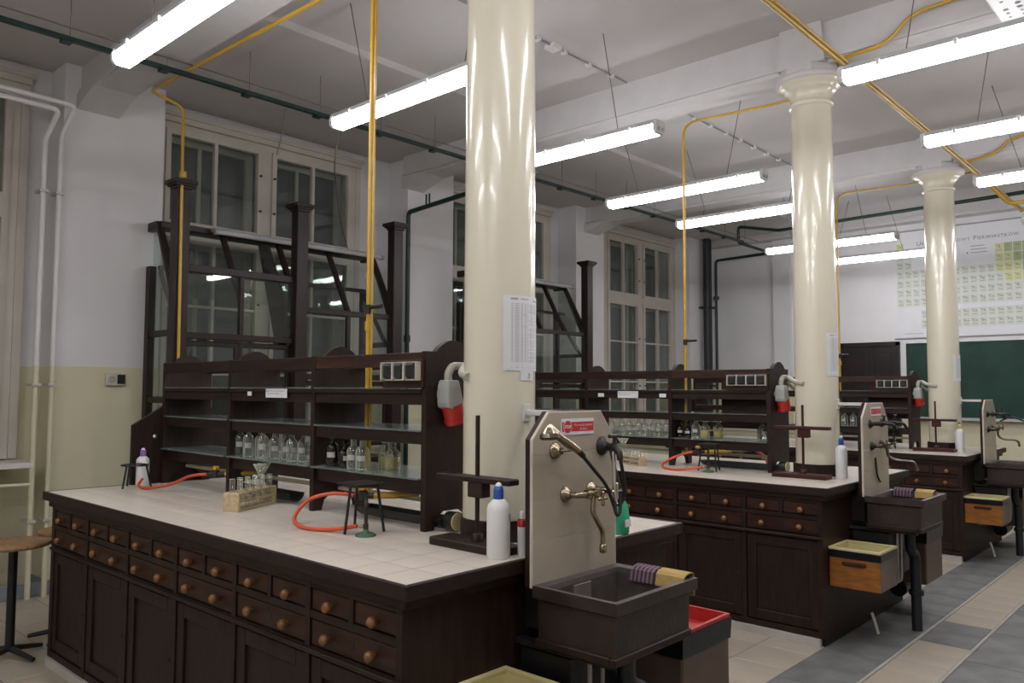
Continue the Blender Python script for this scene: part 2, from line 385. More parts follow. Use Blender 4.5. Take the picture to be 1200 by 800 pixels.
# ------------------------------------------------------------------ windows
def window(name, y0, y1, zt=2.93):
    o = bpy.data.objects.new(name, None); COL.objects.link(o); o.location = (XN, (y0+y1)/2, WZ0); struct(o)
    x0, x1 = XN-.06, XN+.03; f = .06; ym = (y0+y1)/2
    mb = MB().box((x0, y0, WZ0), (x1, y0+f, WZ1)).box((x0, y1-f, WZ0), (x1, y1, WZ1)).box((x0+.002, y0+f, WZ1-f), (x1-.002, y1-f, WZ1)).box((x0+.002, y0+f, WZ0), (x1-.002, y1-f, WZ0+f))
    mb.box((x0+.004, y0+f, zt-.05), (x1+.015, y1-f, zt+.05)); mb.box((x0+.006, ym-.055, WZ0+f), (x1-.006, ym+.055, WZ1-f))
    mb.box((x1+.001, y0-.06, WZ1+.001), (x1+.03, y1+.06, WZ1+.05)).box((x1+.001, y0-.08, WZ1+.05), (x1+.05, y1+.08, WZ1+.085))
    mb.box((x0, y0-.06, WZ0), (x1+.005, y0-.001, WZ1)).box((x0, y1+.001, WZ0), (x1+.005, y1+.06, WZ1))
    mb.build('window_frame', 'window_paint', o)
    MB().bbox((XN-.05, y0-.08, WZ0-.05), (XW+.10, y1+.08, WZ0-.01)).build('window_sill', 'white_paint', o)
    for za, zb in ((WZ0+f, zt-.05), (zt+.05, WZ1-f)):
        for a, b in ((y0+f, ym-.055), (ym+.055, y1-f)):
            s = MB(); t = .045
            s.box((XN-.02, a, za), (XN+.045, a+t, zb)).box((XN-.02, b-t, za), (XN+.045, b, zb)).box((XN-.018, a+t, za), (XN+.043, b-t, za+t)).box((XN-.018, a+t, zb-t), (XN+.043, b-t, zb))
            c = (a+b)/2; s.box((XN-.01, c-.015, za+t), (XN+.04, c+.015, zb-t))
            if zb < 3: 
                for q in (1, 2): s.box((XN-.008, a+t, za+(zb-za)*q/3-.012), (XN+.038, b-t, za+(zb-za)*q/3+.012))
            sh = s.build('sash', 'window_paint', o)
            MB().box((XN+.002, a+t*.5, za+t*.5), (XN+.007, b-t*.5, zb-t*.5)).build('pane', 'pane', sh)
            for hz in (.3, .7):
                MB().cyl((XN+.045, (b-.02 if b < ym else a+.02), za+(zb-za)*hz), (XN+.062, (b-.02 if b < ym else a+.02), za+(zb-za)*hz), .011).build('latch', 'iron', sh)
            # outer leaf of the double window
            s = MB(); xo = XN-.2
            s.box((xo-.03, a-.02, za), (xo+.02, a+.05, zb)).box((xo-.03, b-.05, za), (xo+.02, b+.02, zb)).box((xo-.028, a+.05, za), (xo+.018, b-.05, za+.06)).box((xo-.028, a+.05, zb-.06), (xo+.018, b-.05, zb))
            s.box((xo-.02, c-.07, za+.06), (xo+.016, c-.035, zb-.06))
            sh2 = s.build('outer_sash', 'window_paint', o)
            MB().box((xo-.004, a+.03, za+.03), (xo+.001, b-.03, zb-.03)).build('pane', 'pane', sh2)
    return o
for a, b, n_ in wins: window(n_, a, b)

# ------------------------------------------------------------------ columns
def column(k, label):
    y = CY+k*S
    t = thing('column', label, 'column', (CX, y, 0), 'round columns in a row')
    zb = .95 
    MB().lathe([(.147, 0), (.1465, zb), (.1455, 1.8), (.143, 2.8), (.139, 3.58)], (CX, y, 0), 40).build('shaft', 'cream_paint', t)
    MB().lathe([(.139, 3.565), (.150, 3.572), (.156, 3.585), (.150, 3.598), (.143, 3.606), (.146, 3.64), (.158, 3.668), (.176, 3.686), (.182, 3.690), (.185, 3.702), (.204, 3.716), (.222, 3.728), (.225, 3.735)], (CX, y, 0), 40).build('capital', 'cream_paint', t)
    MB().lathe([(.225, 3.735), (.240, 3.742), (.243, 3.768), (.235, 3.778)], (CX, y, 0), 40).build('capital_ring', 'white_cap', t)
    oc = [(CX+.235*math.cos(PI/8+i*PI/4), y+.235*math.sin(PI/8+i*PI/4)) for i in range(8)]
    MB().prism(oc, 'z', 3.778, 3.83).build('abacus', 'white_cap', t)
    mb = MB().box((CX-.17, y-.19, 3.83), (CX+.17, y+.19, 3.93)); mb.prism([(CX-.16, 3.93), (CX+.16, 3.93), (CX+.15, ZC), (CX-.15, ZC)], 'y', y-.18, y+.18)
    mb.build('column_block', 'white_cap', t)
    MB().prism([(CX+.156*math.cos(R(22.5+45*i))*1.06, y+.156*math.sin(R(22.5+45*i))*1.06) for i in range(8)], 'z', .951, 1.03).build('column_collar', 'dark_wood_v', t)
    return t
column(0, 'cream glossy column rising through the nearest bench')
column(1, 'cream glossy column rising through the middle bench')
column(2, 'cream glossy column rising through the farthest bench')

# ------------------------------------------------------------------ ceiling lamps
def lamp(x, y, label, z=3.3, dx=(0, 0), ln=1.58, rot=0):
    t = thing('ceiling_lamp', label, 'lamp', (x+ln/2, y, z), 'suspended fluorescent lamps')
    x1 = x+ln
    MB().prism([(y-.050, z+.030), (y-.042, z+.062), (y+.042, z+.062), (y+.050, z+.030)], 'x', x+.01, x1-.01).build('housing', 'lamp_grey', t)
    MB().prism([(y-.048, z+.032), (y-.056, z+.018), (y-.052, z-.016), (y-.034, z-.034), (y+.034, z-.034), (y+.052, z-.016), (y+.056, z+.018), (y+.048, z+.032)], 'x', x+.03, x1-.03).build('diffuser', 'lamp_light', t)
    for xe in (x, x1-.03):
        e_ = MB().prism([(y-.056, z+.022), (y-.052, z-.014), (y-.032, z-.032), (y+.032, z-.032), (y+.052, z-.014), (y+.056, z+.022), (y+.044, z+.056), (y-.044, z+.056)], 'x', xe, xe+.03).build('end_cap', 'lamp_clip', t)
        for sy_ in (-.024, .024): MB().cyl((xe-.006 if xe == x else xe+.03, y+sy_, z-.002), (xe if xe == x else xe+.036, y+sy_, z-.002), .014).build('tube_socket', 'lamp_grey', e_)
    for q in range(4):
        for s in (-1, 1): 
            xc = x+ln*(.14+.24*q); MB().bbox((xc-.010, y+s*.054, z+.008), (xc+.010, y+s*.066, z+.044), .003).build('clip', 'lamp_clip', t)
    for q, d in ((.22, dx[0]), (.78, dx[1])):
        MB().tube([(x+ln*q, y, z+.06), (x+ln*q+d, y+.03, ZC)], .0032, 6).build('suspension_wire', 'wire', t)
    return t
rowsL = [(-2.9, 'row well behind the camera'), (-1.4, 'row above the camera'), (.11, 'first row in view'), (1.50, 'second row in view'), (3.01, 'third row in view'), (4.61, 'fourth row in view'), (5.88, 'fifth row in view'), (8.03, 'sixth row in view'), (9.40, 'last row before the far wall')]
for y, d in rowsL: lamp(-2.56, y, 'lit fluorescent lamp on the window side, '+d, dx=random.choice([(-.25, .15), (.2, -.2), (-.15, -.15)]))
for y, d in [(-2.9, 'well behind the camera'), (-1.4, 'above the camera'), (.11, 'above the nearest sink'), (1.5, 'between nearest and middle sinks'), (2.96, 'nearest visible one touching the middle column'), (4.52, 'second visible one past the middle column'), (6.01, 'beside the farthest column capital'), (8.0, 'in front of the periodic table title'), (9.4, 'against the far wall')]:
    lamp(.235, y, 'lit fluorescent lamp on the aisle side, '+d, dx=random.choice([(-.2, .2), (.12, -.2)]))

# ------------------------------------------------------------------ pipes
def pipe(name, pts, r, material, label, cat='pipe', rad=.06, group=None, clips=()):
    t = thing(name, label, cat, pts[0], group)
    MB().tube(pts, r, 12, rad).build('run', material, t)
    return t
def collar(t, p, axis, r, material, ln=.05):
    p = Vector(p); a = Vector(axis)*ln/2; MB().cyl(p-a, p+a, r).build('collar', material, t)
# green cable tray along the window side
t = thing('cable_tray', 'long green cable tray running under the ceiling along the windows', 'cable tray', (-3.55, 0, 3.74))
MB().box((-3.568, YB+.1, 3.73), (-3.532, 9.4, 3.758)).build('tray', 'green_pipe', t)
MB().tube([(-3.50, YB+.1, 3.80), (-3.50, 9.8, 3.80)], .006, 6).build('wire', 'wire', t)
y = -.5
while y < 9.5:
    MB().box((-3.585, y, 3.715), (-3.515, y+.06, 3.731)).build('bracket', 'green_pipe', t); 
    MB().tube([(-3.55, y+.05, 3.758), (-3.55, y+.05, ZC-.05)], .0028, 6).build('hanger', 'wire', t); y += .62
# cables hanging from the tray in front of the first window
for (y, z1, dz, l) in ((1.72, 2.9, .0, 'thin dark cable hanging before the left half of the near window'), (2.22, 2.86, .12, 'thin dark cable hanging before the right half of the near window')):
    o = MB().tube([(-3.55, y, 3.71), (-3.65, y+.02, 3.4), (-4.2, y+.35+dz, 3.1), (-4.65, y+.78+dz, 2.9)] if dz else [(-3.55, y, 3.71), (-3.56, y-.01, 3.55), (-3.62, y-.03, 3.35)], .005, 6, .2).build('hanging_cable', 'wire'); tag(o, l, 'cable')
g = pipe('green_pipe', [(-3.6, 4.02-.06, 3.52), (XW+.06, 4.02-.06, 3.45), (XW+.06, 4.02-.06, .3)], .025, 'green_pipe', 'dark green pipe turning down at the pier beside the near cupboard', rad=.05)
for q in (.0, .05): MB().tube([(-4.45+q, 3.96, 3.47), (-4.45+q, 3.96, 3.6)], .01, 8).build('hanger', 'green_pipe', g)
collar(g, (XW+.06, 3.96, 2.08), (0, 0, 1), .036, 'green_pipe', .07)
g = pipe('green_pipe', [(XW+.12, YF-.12, .3), (XW+.12, YF-.12, 3.74), (-3.62, YF-.3, 3.73), (-3.62, 9.4, 3.74), (-3.62, 9.4, 3.98), (-2.9, 9.2, 3.80), (XR-.1, 8.5, 3.78)], .023, 'green_pipe', 'dark green pipe running from the far corner across the room', rad=.06)
collar(g, (XW+.12, YF-.12, 3.1), (0, 0, 1), .05, 'green_pipe'); 
g = thing('rain_pipe', 'thick black pipe standing in the far window corner', 'pipe', (XW+.13, YF-.42, 0))
for q, r_ in ((0, .062),): MB().tube([(XW+.13, YF-.45, 0), (XW+.13, YF-.45, ZC-.06)], r_, 14).build('run', 'black_pipe', g)
MB().tube([(XW+.12, YF-.33, 0), (XW+.12, YF-.33, ZC-.06)], .03, 12).build('run', 'black_pipe', g)
for z in (1.6, 2.9): MB().box((XW+.0, YF-.5, z), (XW+.21, YF-.28, z+.03)).build('clamp', 'black_pipe', g)
# gas main and its branches
GX = -.09
t = thing('gas_main', 'double yellow gas pipe running past the column capitals', 'pipe', (GX, 0, 3.78))
MB().tube([(GX, YB+.2, 3.80), (GX, 9.9, 3.77)], .018, 12).build('run', 'gas_yellow', t); MB().tube([(GX+.032, YB+.2, 3.80), (GX+.032, 9.9, 3.77)], .009, 10).build('run', 'gas_yellow', t)
def gas_branch(k, xv, zt, zb, label):
    y = CY+k*S
    t = thing('gas_pipe', label, 'pipe', (xv, y, zb), 'yellow gas pipes dropping to the benches')
    MB().tube([(GX, y+.27, 3.79), (CX-.4, y+.26, zt+.01), (xv, y+.16, zt), (xv, y, zt-.10), (xv, y, zb)], .0115 if k < 2 else .0095, 12, .12).build('run', 'gas_yellow', t)
    if k == 0: MB().tube([(xv+.018, y+.006, zt-.05), (xv+.018, y+.006, zb)], .005, 8).build('thin_run', 'gas_yellow', t)
    for z in (1.92, 1.84): collar(t, (xv, y, z), (0, 0, 1), .017, 'gas_yellow' if z < 1.9 else 'iron', .045)
    MB().cyl((xv-.01, y, 1.93), (xv+.10, y, 1.93), .01).build('valve_lever', 'iron', t)
    return t
gas_branch(0, -1.245, 3.74, 1.05, 'yellow gas pipe dropping to the nearest bench')
gas_branch(1, -1.42, 3.76, 1.05, 'yellow gas pipe dropping to the middle bench')
gas_branch(2, -1.405, 3.76, 1.05, 'yellow gas pipe dropping to the farthest bench beside the middle column')
t = thing('gas_pipe', 'yellow gas pipe crossing to the aisle lamps by the middle column', 'pipe', (GX, 3.95, 3.8))
MB().tube([(GX, 3.87, 3.8), (.22, 3.87, 3.82), (.36, 3.87, 3.97), (.95, 3.87, 4.0), (XR-.1, 3.87, 4.0)], .013, 12, .1).build('run', 'gas_yellow', t)
t = thing('gas_pipe', 'yellow gas pipe branching to the right by the farthest column', 'pipe', (GX, 7.15, 3.8))
MB().tube([(GX, 7.14, 3.79), (.18, 7.14, 3.82), (.32, 7.14, 3.95), (XR-.1, 7.14, 3.98)], .013, 12, .1).build('run', 'gas_yellow', t)
t = thing('gas_pipe', 'yellow gas pipe bending down beside the farthest aisle lamp', 'pipe', (GX, 8.3, 3.77))
MB().tube([(GX, 8.2, 3.77), (GX+.1, 8.6, 3.62), (.2, 8.6, 3.62), (.45, 8.6, 3.8), (2, 8.6, 3.82)], .02, 12, .06).build('run', 'gas_yellow', t)
t = thing('gas_pipe', 'yellow gas pipe dropping in front of the near cupboard from the first beam', 'pipe', (-4.2, 1.215, 1.5))
MB().tube([(GX, 1.06, 3.80), (-.8, 1.03, 3.80), (-4.15, .93, 3.78), (-4.2, 1.21, 3.74), (-4.17, 1.215, 1.5)], .0125, 12, .07).build('run', 'gas_yellow', t)
collar(t, (-4.185, 1.215, 3.2), (0, 0, 1), .026, 'gas_yellow')
# white conduit with clips on the ceiling
t = thing('ceiling_conduit', 'thin white cable with clips along the ceiling of the near bay', 'cable', (-1.9, 2.5, ZC-.01))
MB().tube([(-1.88, 1.0, ZC-.012), (-1.86, 3.9, ZC-.012)], .007, 6).build('run', 'ink_soft', t)
for q in range(9): MB().box((-1.895, 1.2+q*.31, ZC-.025), (-1.845, 1.23+q*.31, ZC)).build('clip', 'white_plastic', t)
MB().box((-1.92, 2.9, ZC-.03), (-1.83, 3.0, ZC)).build('junction_box', 'white_plastic', t)
t = thing('ceiling_conduit', 'thin white cable with clips along the ceiling of the middle bay', 'cable', (-1.9, 5.5, ZC-.01))
MB().tube([(-1.88, 4.25, ZC-.012), (-1.86, 7.2, ZC-.012)], .007, 6).build('run', 'ink_soft', t)
for q in range(9): MB().box((-1.895, 4.4+q*.31, ZC-.025), (-1.845, 4.43+q*.31, ZC)).build('clip', 'white_plastic', t)
# heating pipes in the left niche
for (y, zt, l, up) in ((.40, 3.62, 'white heating pipe nearer the left window', .2), (.51, 3.68, 'white heating pipe beside the pier edge', .2)):
    x = -4.72
    t = thing('heating_pipe', l, 'pipe', (x, y, 0), 'heating pipes by the left window')
    MB().tube([(x, y, 0), (x, y, zt-.22), (x+.10, y+.06, zt), (x+.12, y-1.6, zt+.02)], .019, 12, .05).build('run', 'wall', t)
    for z in (1.55, 3.0, .55): MB().box((x-.1, y-.03, z), (x+.03, y+.03, z+.02)).build('clamp', 'pipe_white', t)
    if y < .45: MB().tube([(x, y, .83), (x+.02, y-.9, .84)], .014, 10).build('branch', 'wall', t)
t = thing('radiator', 'cream ribbed radiator below the left window', 'radiator', (-4.9, -.4, .1))
for q in range(14): MB().bbox((-5.0, -.98+q*.085, .12), (-4.82, -.98+q*.085+.06, .78), .02).build('rib', 'pipe_white', t)
for z in (.16, .72): MB().tube([(-4.91, -.98, z), (-4.91, .24, z)], .02, 10).build('header', 'pipe_white', t)
for y in (-.9, .1): MB().box((-4.95, y, 0), (-4.88, y+.03, .14)).build('foot', 'pipe_white', t)
# wall socket
t = thing('wall_socket', 'twin wall socket with one dark insert on the cream painted pier', 'socket', (XW, .99, 1.61))
MB().bbox((XW-.002, .915, 1.555), (XW+.03, 1.07, 1.655), .006).build('plate', 'socket_frame', t)
MB().bbox((XW+.03, 1.0, 1.57), (XW+.036, 1.06, 1.645), .002).build('insert', 'socket_dark', t); MB().lathe([(.024, .03), (.027, .036), (.020, .037), (.018, .031)], (XW, .957, 1.607), 16, 'x').build('insert', 'plug_grey', t)

# ================================================================== FUME CUPBOARDS
def cupboard(y0, y1, label, lamp_label, dl=(.42, .06), ym=None):
    xf, xb = -4.25, XW+.012; ym = ym or (y0+y1)/2; t = thing('fume_cupboard', label, 'fume cupboard', ((xf+xb)/2, ym, 0), 'glazed fume cupboards in front of the windows')
    p = .055
    MB().box((xb, y0, 0), (xf+.03, y1, .86)).build('base_cabinet', 'cup_wood', t)
    MB().bbox((xb, y0-.03, .86), (xf+.06, y1+.03, .90)).build('worktop', 'cup_wood', t)
    for y in (y0, ym, y1):
        o = MB().bbox((xf-p, y-p, .90), (xf+p, y+p, 3.10), .006).build('post', 'cup_wood', t)
        c = MB()
        for (h0, h1, e) in ((3.10, 3.12, .062), (3.12, 3.135, .078), (3.135, 3.165, .092)): c.box((xf-e, y-e, h0), (xf+e, y+e, h1))
        c.build('post_cap', 'cup_wood', o)
    bar = lambda a, b, n='rail': MB().bbox(a, b, .004).build(n, 'cup_wood', t)
    # sides: back stile, rails, sloping top rail, glass
    zs0, zs1 = 2.25, 2.87; xt = -4.62
    for y in (y0, y1):
        bar((xb, y-.03, .90), (xb+.07, y+.03, 2.54), 'stile')
        for z in (1.42, 1.95): bar((xb+.07, y-.02, z), (xf-p, y+.02, z+.05))
        MB().prism([(xf-p, zs0-.06), (xf-p, zs0+.03), (xt, zs1+.03), (xb, zs1+.03), (xb, zs1-.04), (xt, zs1-.04)], 'y', y-.025, y+.025).build('slope_rail', 'cup_wood', t)
        for za, zb in ((.92, 1.42), (1.47, 1.95)): MB().box((xb+.07, y-.003, za), (xf-p, y+.003, zb)).build('pane', 'pane', t)
        MB().prism([(xb+.07, 2.0), (xf-p, 2.0), (xf-p, 2.2), (xt, 2.82), (xb+.07, 2.82)], 'y', y-.003, y+.003).build('pane', 'pane', t)
        MB().tube([(xb+.09, y+(.05 if y == y0 else -.05), 2.5), (xf-p-.03, y+(.05 if y == y0 else -.05), 2.0)], .022, 4).build('brace', 'cup_wood', t)
    # sloping roof: bars and panes
    def slope(ya, yb, inset, n, m_):
        dx, dz = xt-(xf-.02), zs1-zs0; nrm = Vector((-dz, 0, dx)).normalized()*.012
        a, b = Vector((xf-.02, 0, zs0)), Vector((xt, 0, zs1)); vs = []
        for s in (nrm*inset, -nrm*inset):
            for q, y in ((a, ya), (a, yb), (b, yb), (b, ya)): vs.append((q.x+s.x, y, q.z+s.z))
        MB().add(vs, [(0,1,2,3),(7,6,5,4),(0,4,5,1),(1,5,6,2),(2,6,7,3),(3,7,4,0)]).build(n, m_, t)
    q = (y1-y0)/4
    for i in range(5): slope(y0+q*i-.02, y0+q*i+.02, 1.6, 'roof_bar', 'cup_wood')
    for i in range(4): slope(y0+q*i+.02, y0+q*(i+1)-.02, .25, 'pane', 'pane')
    bar((xb, y0, zs1-.02), (xt+.03, y1, zs1+.03)); bar((xt-.02, y0, 2.50), (xt+.02, y1, 2.535))
    MB().prism([(xf-p, 1.9), (xf-p, 2.26), (xt-.02, 2.86), (xt-.17, 2.86), (xf-p-.16, 1.95)], 'y', ym-.10, ym-.075).build('partition_board', 'cup_wood', t)
    # front: left bay with the raised sash, right bay closed
    xg = xf-.02
    for (a, b, zz) in ((y0+p, ym-p, (1.93, 1.98, 2.46, 2.52)), (ym+p, y1-p, (1.62, 1.67, 2.21, 2.26))):
        c = (a+b)/2
        for z0_, z1_ in ((zz[0], zz[1]), (zz[2], zz[3])): bar((xg-.02, a, z0_), (xg+.025, b, z1_))
        bar((xg-.02, c-.018, zz[1]), (xg+.025, c+.018, zz[2]), 'mullion')
        for ya, yb in ((a, c-.018), (c+.018, b)): MB().box((xg-.003, ya, zz[1]), (xg+.003, yb, zz[2])).build('pane', 'pane', t)
        # lower sash
        xl = xg-.03; zl = zz[0]-.01
        for ya, yb in ((a, c), (c, b)):
            s = MB().bbox((xl-.015, ya, 1.0), (xl+.02, ya+.035, zl)).bbox((xl-.015, yb-.035, 1.0), (xl+.02, yb, zl)).bbox((xl-.013, ya+.03, zl-.045), (xl+.018, yb-.03, zl-.001)).bbox((xl-.013, ya+.03, 1.001), (xl+.018, yb-.03, 1.04)).bbox((xl-.011, ya+.03, 1.46), (xl+.016, yb-.03, 1.49)).build('sash_frame', 'cup_wood', t)
            MB().box((xl, ya+.03, 1.02), (xl+.005, yb-.03, zl-.04)).build('pane', 'pane', s)
    # unlit tube lamp along the top
    l = thing('tube_lamp', lamp_label, 'lamp', (-4.68, ym, 2.93), 'unlit tube lamps on the cupboards')
    MB().bbox((-4.60, y0+dl[0], 2.872), (-4.545, y1+dl[1], 2.905), .006).build('housing', 'tube_grey', l)
    MB().cyl((-4.525, y0+dl[0]+.02, 2.865), (-4.525, y1+dl[1]-.02, 2.865), .020).build('tube', 'lamp_grey', l)
    for yy in (y0+dl[0], y1+dl[1]-.03): MB().cyl((-4.525, yy, 2.865), (-4.525, yy+.03, 2.865), .027).build('socket', 'tube_grey', l)
    for yy in (y0+.8, y1-.5): MB().box((-4.62, yy, 2.85), (-4.56, yy+.03, 2.875)).build('bracket', 'iron', l)
    return t
cupboard(1.235, 3.39, 'dark wooden fume cupboard with three tall posts before the near window', 'unlit grey tube lamp along the top of the near fume cupboard')
cupboard(4.76, 6.50, 'dark wooden fume cupboard half hidden behind the nearest column', 'unlit grey tube lamp on the fume cupboard behind the nearest column', ym=5.36)

# ================================================================== BENCHES
W, LB, H = 1.59, 3.18, .95
def bench(label):
    t = thing('lab_bench', label, 'bench', (-LB/2, W/2, 0), 'tiled laboratory benches')
    x0, x1, y0, y1 = -LB, 0., 0., W
    # plinth, carcass
    MB().box((-3.10, .020, 0), (-.075, W-.020, .046)).build('plinth', 'plinth_stone', t)
    MB().box((-.075, .056, 0), (-.0555, W-.056, .0495)).build('end_foot', 'dark_wood_v', t)
    MB().box((-3.09, .055, .05), (-.055, W-.055, .872)).build('carcass', 'dark_wood_v', t)
    ew = MB(); e = .018
    for a, b in (((x0, y0), (x1, y0+e)), ((x0, y1-e), (x1, y1)), ((x0, y0+e), (x0+e, y1-e)), ((x1-e, y0+e), (x1, y1-e))): ew.bbox((a[0], a[1], .905), (b[0], b[1], H+.001), .003)
    ew.build('worktop_edge', 'dark_wood', t)
    MB().box((x0+.015, y0+.015, .90), (x1-.015, y1-.015, .9487)).build('tile_bed', 'grout', t)
    MB().bbox((x0+.03, y0+.025, .868), (x1-.03, y1-.025, .906)).build('apron', 'dark_wood', t)
    return t
def bench_tiles(t):
    nx, ny = 21, 10; xa, xb, ya, yb = -LB+.018, -.018, .018, W-.018
    # two tile rows run each way as the photograph shows: squares of 15 cm
    for i in range(nx):
        for j in range(ny):
            tile_piece('worktop_tile', xa+(xb-xa)*i/nx, xa+(xb-xa)*(i+1)/nx, ya+(yb-ya)*j/ny, ya+(yb-ya)*(j+1)/ny, .944, H, 'bench_tile', t, .0042, .0006)
def bench_fronts(t, sides=(0,)):
    bays = [-.053-.5075*i for i in range(7)]
    for sd in sides:
        f = (lambda y: y) if sd == 0 else (lambda y: W-y)
        F = MB()  # face frame
        for i, xb in enumerate(bays): F.box((xb-.014 if i else xb-.03, f(.034), .05), (xb+.014 if i < 6 and i else (xb if i == 0 else xb+.03), f(.056), .872))
        for z0_, z1_ in ((.853, .8715), (.75, .775), (.628, .655), (.05, .085)): F.box((bays[-1]+.002, f(.0356), z0_), (bays[0]-.002, f(.0545), z1_))
        F.bbox((bays[-1]-.005, f(.022), .632), (bays[0]+.005, f(.04), .65), .004)
        F.build('face_frame', 'dark_wood', t)
        def knob(p, x, z):
            m_ = MB(); prof = [(.009, 0), (.009, .006), (.014, .010), (.0185, .019), (.0185, .026), (.013, .034), (.001, .037)]
            m_.lathe([(r_, (-h if sd == 0 else h)) for r_, h in prof], (x, f(.038), z), 14, 'y'); m_.build('knob', 'knob_wood', p)
        for i in range(6):
            xr, xl = bays[i]-.018-(.012 if i == 0 else 0), bays[i+1]+.018; xm = (xl+xr)/2
            MB().box((xm-.012, f(.034), .775), (xm+.012, f(.054), .853)).build('divider', 'dark_wood', t)
            for a, b in ((xl, xm-.014), (xm+.014, xr)):
                d = MB().bbox((a, f(.040), .779), (b, f(.06), .849), .003).build('drawer', 'red_wood', t); knob(d, (a+b)/2+.01, .808)
            d = MB().bbox((xl, f(.040), .659), (xr, f(.06), .746), .003).build('drawer', 'red_wood', t)
            for s in (-1, 1): knob(d, xm+s*.122, .70)
            MB().box((xm-.014, f(.039), .69), (xm+.014, f(.041), .715)).build('keyhole', 'iron', d)
            dz0, dz1 = .092, .622; q = .06
            D = MB().bbox((xl, f(.040), dz0), (xl+q, f(.058), dz1), .003).bbox((xr-q, f(.040), dz0), (xr, f(.058), dz1), .003).bbox((xl+q, f(.040), dz0), (xr-q, f(.058), dz0+q), .003).bbox((xl+q, f(.040), dz1-q), (xr-q, f(.058), dz1), .003)
            D.box((xl+q-.002, f(.052), dz0+q-.002), (xr-q+.002, f(.06), dz1-q+.002))
            d = D.build('door', 'dark_wood_v', t); MB().cyl((xr-.03, f(.04), .36), (xr-.03, f(.036), .36), .008).build('keyhole', 'iron', d)
BL = ['long dark wooden bench nearest the camera with cream tiled top', 'dark wooden lab bench in the middle of the three', 'dark wooden lab bench farthest away near the blackboard']
benches = []
for k in range(3):
    if k == 0: b = bench(BL[0]); bench_fronts(b, (0,)); proto = b
    else: b = copy_tree(proto, off=(0, k*S, 0), label=BL[k])
    benches.append(b)
for b in benches[1:]:
    MB().box((b.location.x-LB/2+.018, b.location.y-W/2+.018, .944), (b.location.x+LB/2-.018, b.location.y+W/2-.018, H)).build('worktop_tiles', 'bench_tile', b)
bench_tiles(benches[0])
# far-end boards beside the shelf
# ================================================================== REAGENT SHELVES
DX = [-.66, -1.473, -2.29, -3.115]
def shelf_unit(label):
    y0, y1 = .642, .948; z0 = H
    t = thing('reagent_shelf', label, 'shelf', (-1.9, CY, z0), 'wooden reagent shelves on the benches')
    def hump(zt, h):
        pts = [(y0, z0+.0), (y0+.05, z0), (y0+.065, z0+.05), (y0+.10, z0+.075), (y1-.10, z0+.075), (y1-.065, z0+.05), (y1-.05, z0), (y1, z0), (y1, zt), (y1-.055, zt)]
        for i in range(9):
            a = i/8; pts.append((y1-.055-(y1-y0-.11)*a, zt+h*math.sin(PI*a)**.8))
        pts += [(y0+.055, zt), (y0, zt)]
        return pts
    for i, x in enumerate(DX):
        th = .03
        MB().prism(hump(1.695, .052), 'x', x-th/2, x+th/2).build('upright', 'dark_wood_v', t)
    for i in range(3):
        a, b = DX[i]-.015, DX[i+1]+.015
        for y, nm in ((y0+.012, 'top_rail'), (y1-.012, 'top_rail')):
            MB().bbox((a, y-.011, 1.632), (b, y+.011, 1.692), .003).build(nm, 'red_wood' if i == 0 else 'dark_wood', t)
        MB().bbox((a, y0-.006, 1.517), (b, y1+.006, 1.537), .003).build('board', 'dark_wood', t)
        MB().bbox((a, y0-.010, 1.5372), (b, y1+.010, 1.543), .0015).build('glass_shelf', 'shelf_glass', t)
        for y in (y0+.014, y1-.014): MB().bbox((a, y-.010, 1.47), (b, y+.010, 1.517), .003).build('rail', 'dark_wood', t)
        MB().bbox((a, y0-.006, 1.358), (b, y1+.006, 1.366), .002).build('glass_shelf', 'shelf_glass', t)
        for y in (y0+.02, y1-.014): MB().bbox((a, y-.010, 1.305), (b, y+.010, 1.357), .003).build('rail', 'dark_wood', t)
        MB().bbox((a, y0-.02, 1.160), (b, y1+.02, 1.168), .002).build('glass_shelf', 'shelf_glass', t)
        for y in (y0+.03, y1-.02): MB().bbox((a, y-.010, 1.095), (b, y+.010, 1.159), .003).build('rail', 'dark_wood', t)
    # far end board with chamfered shoulders
    pts = [(.47, z0), (CY*2-.47, z0), (CY*2-.47, 1.31), (CY*2-.66, 1.43), (.66, 1.43), (.47, 1.31)]
    MB().prism(pts, 'x', -3.165, -3.135).build('end_board', 'dark_wood_v', t)
    MB().lathe([(.008, 0), (.012, .01), (.001, .016)], (-3.135, .60, 1.24), 10, 'x').build('knob', 'white_plastic', t)
    # thin gas pipe under the lowest shelf
    MB().tube([(DX[0]-.02, CY, 1.05), (DX[3]+.02, CY, 1.05)], .011, 8).build('service_pipe', 'pipe_cream', t)
    return t
SL = ['dark wooden reagent shelf with humped uprights on the nearest bench', 'dark wooden reagent shelf on the middle bench', 'dark wooden reagent shelf on the farthest bench']
shelves = [shelf_unit(SL[0])]
for k in (1, 2): shelves.append(copy_tree(shelves[0], off=(0, k*S, 0), label=SL[k]))
# closed back board visible behind the middle bench's right bay
for k in (1, 2):
    sh = shelves[k]
    MB().box((DX[0]-.02, CY+k*S+.02, 1.25), (DX[0]-.46, CY+k*S+.035, 1.632)).build('back_board', 'red_wood', sh)

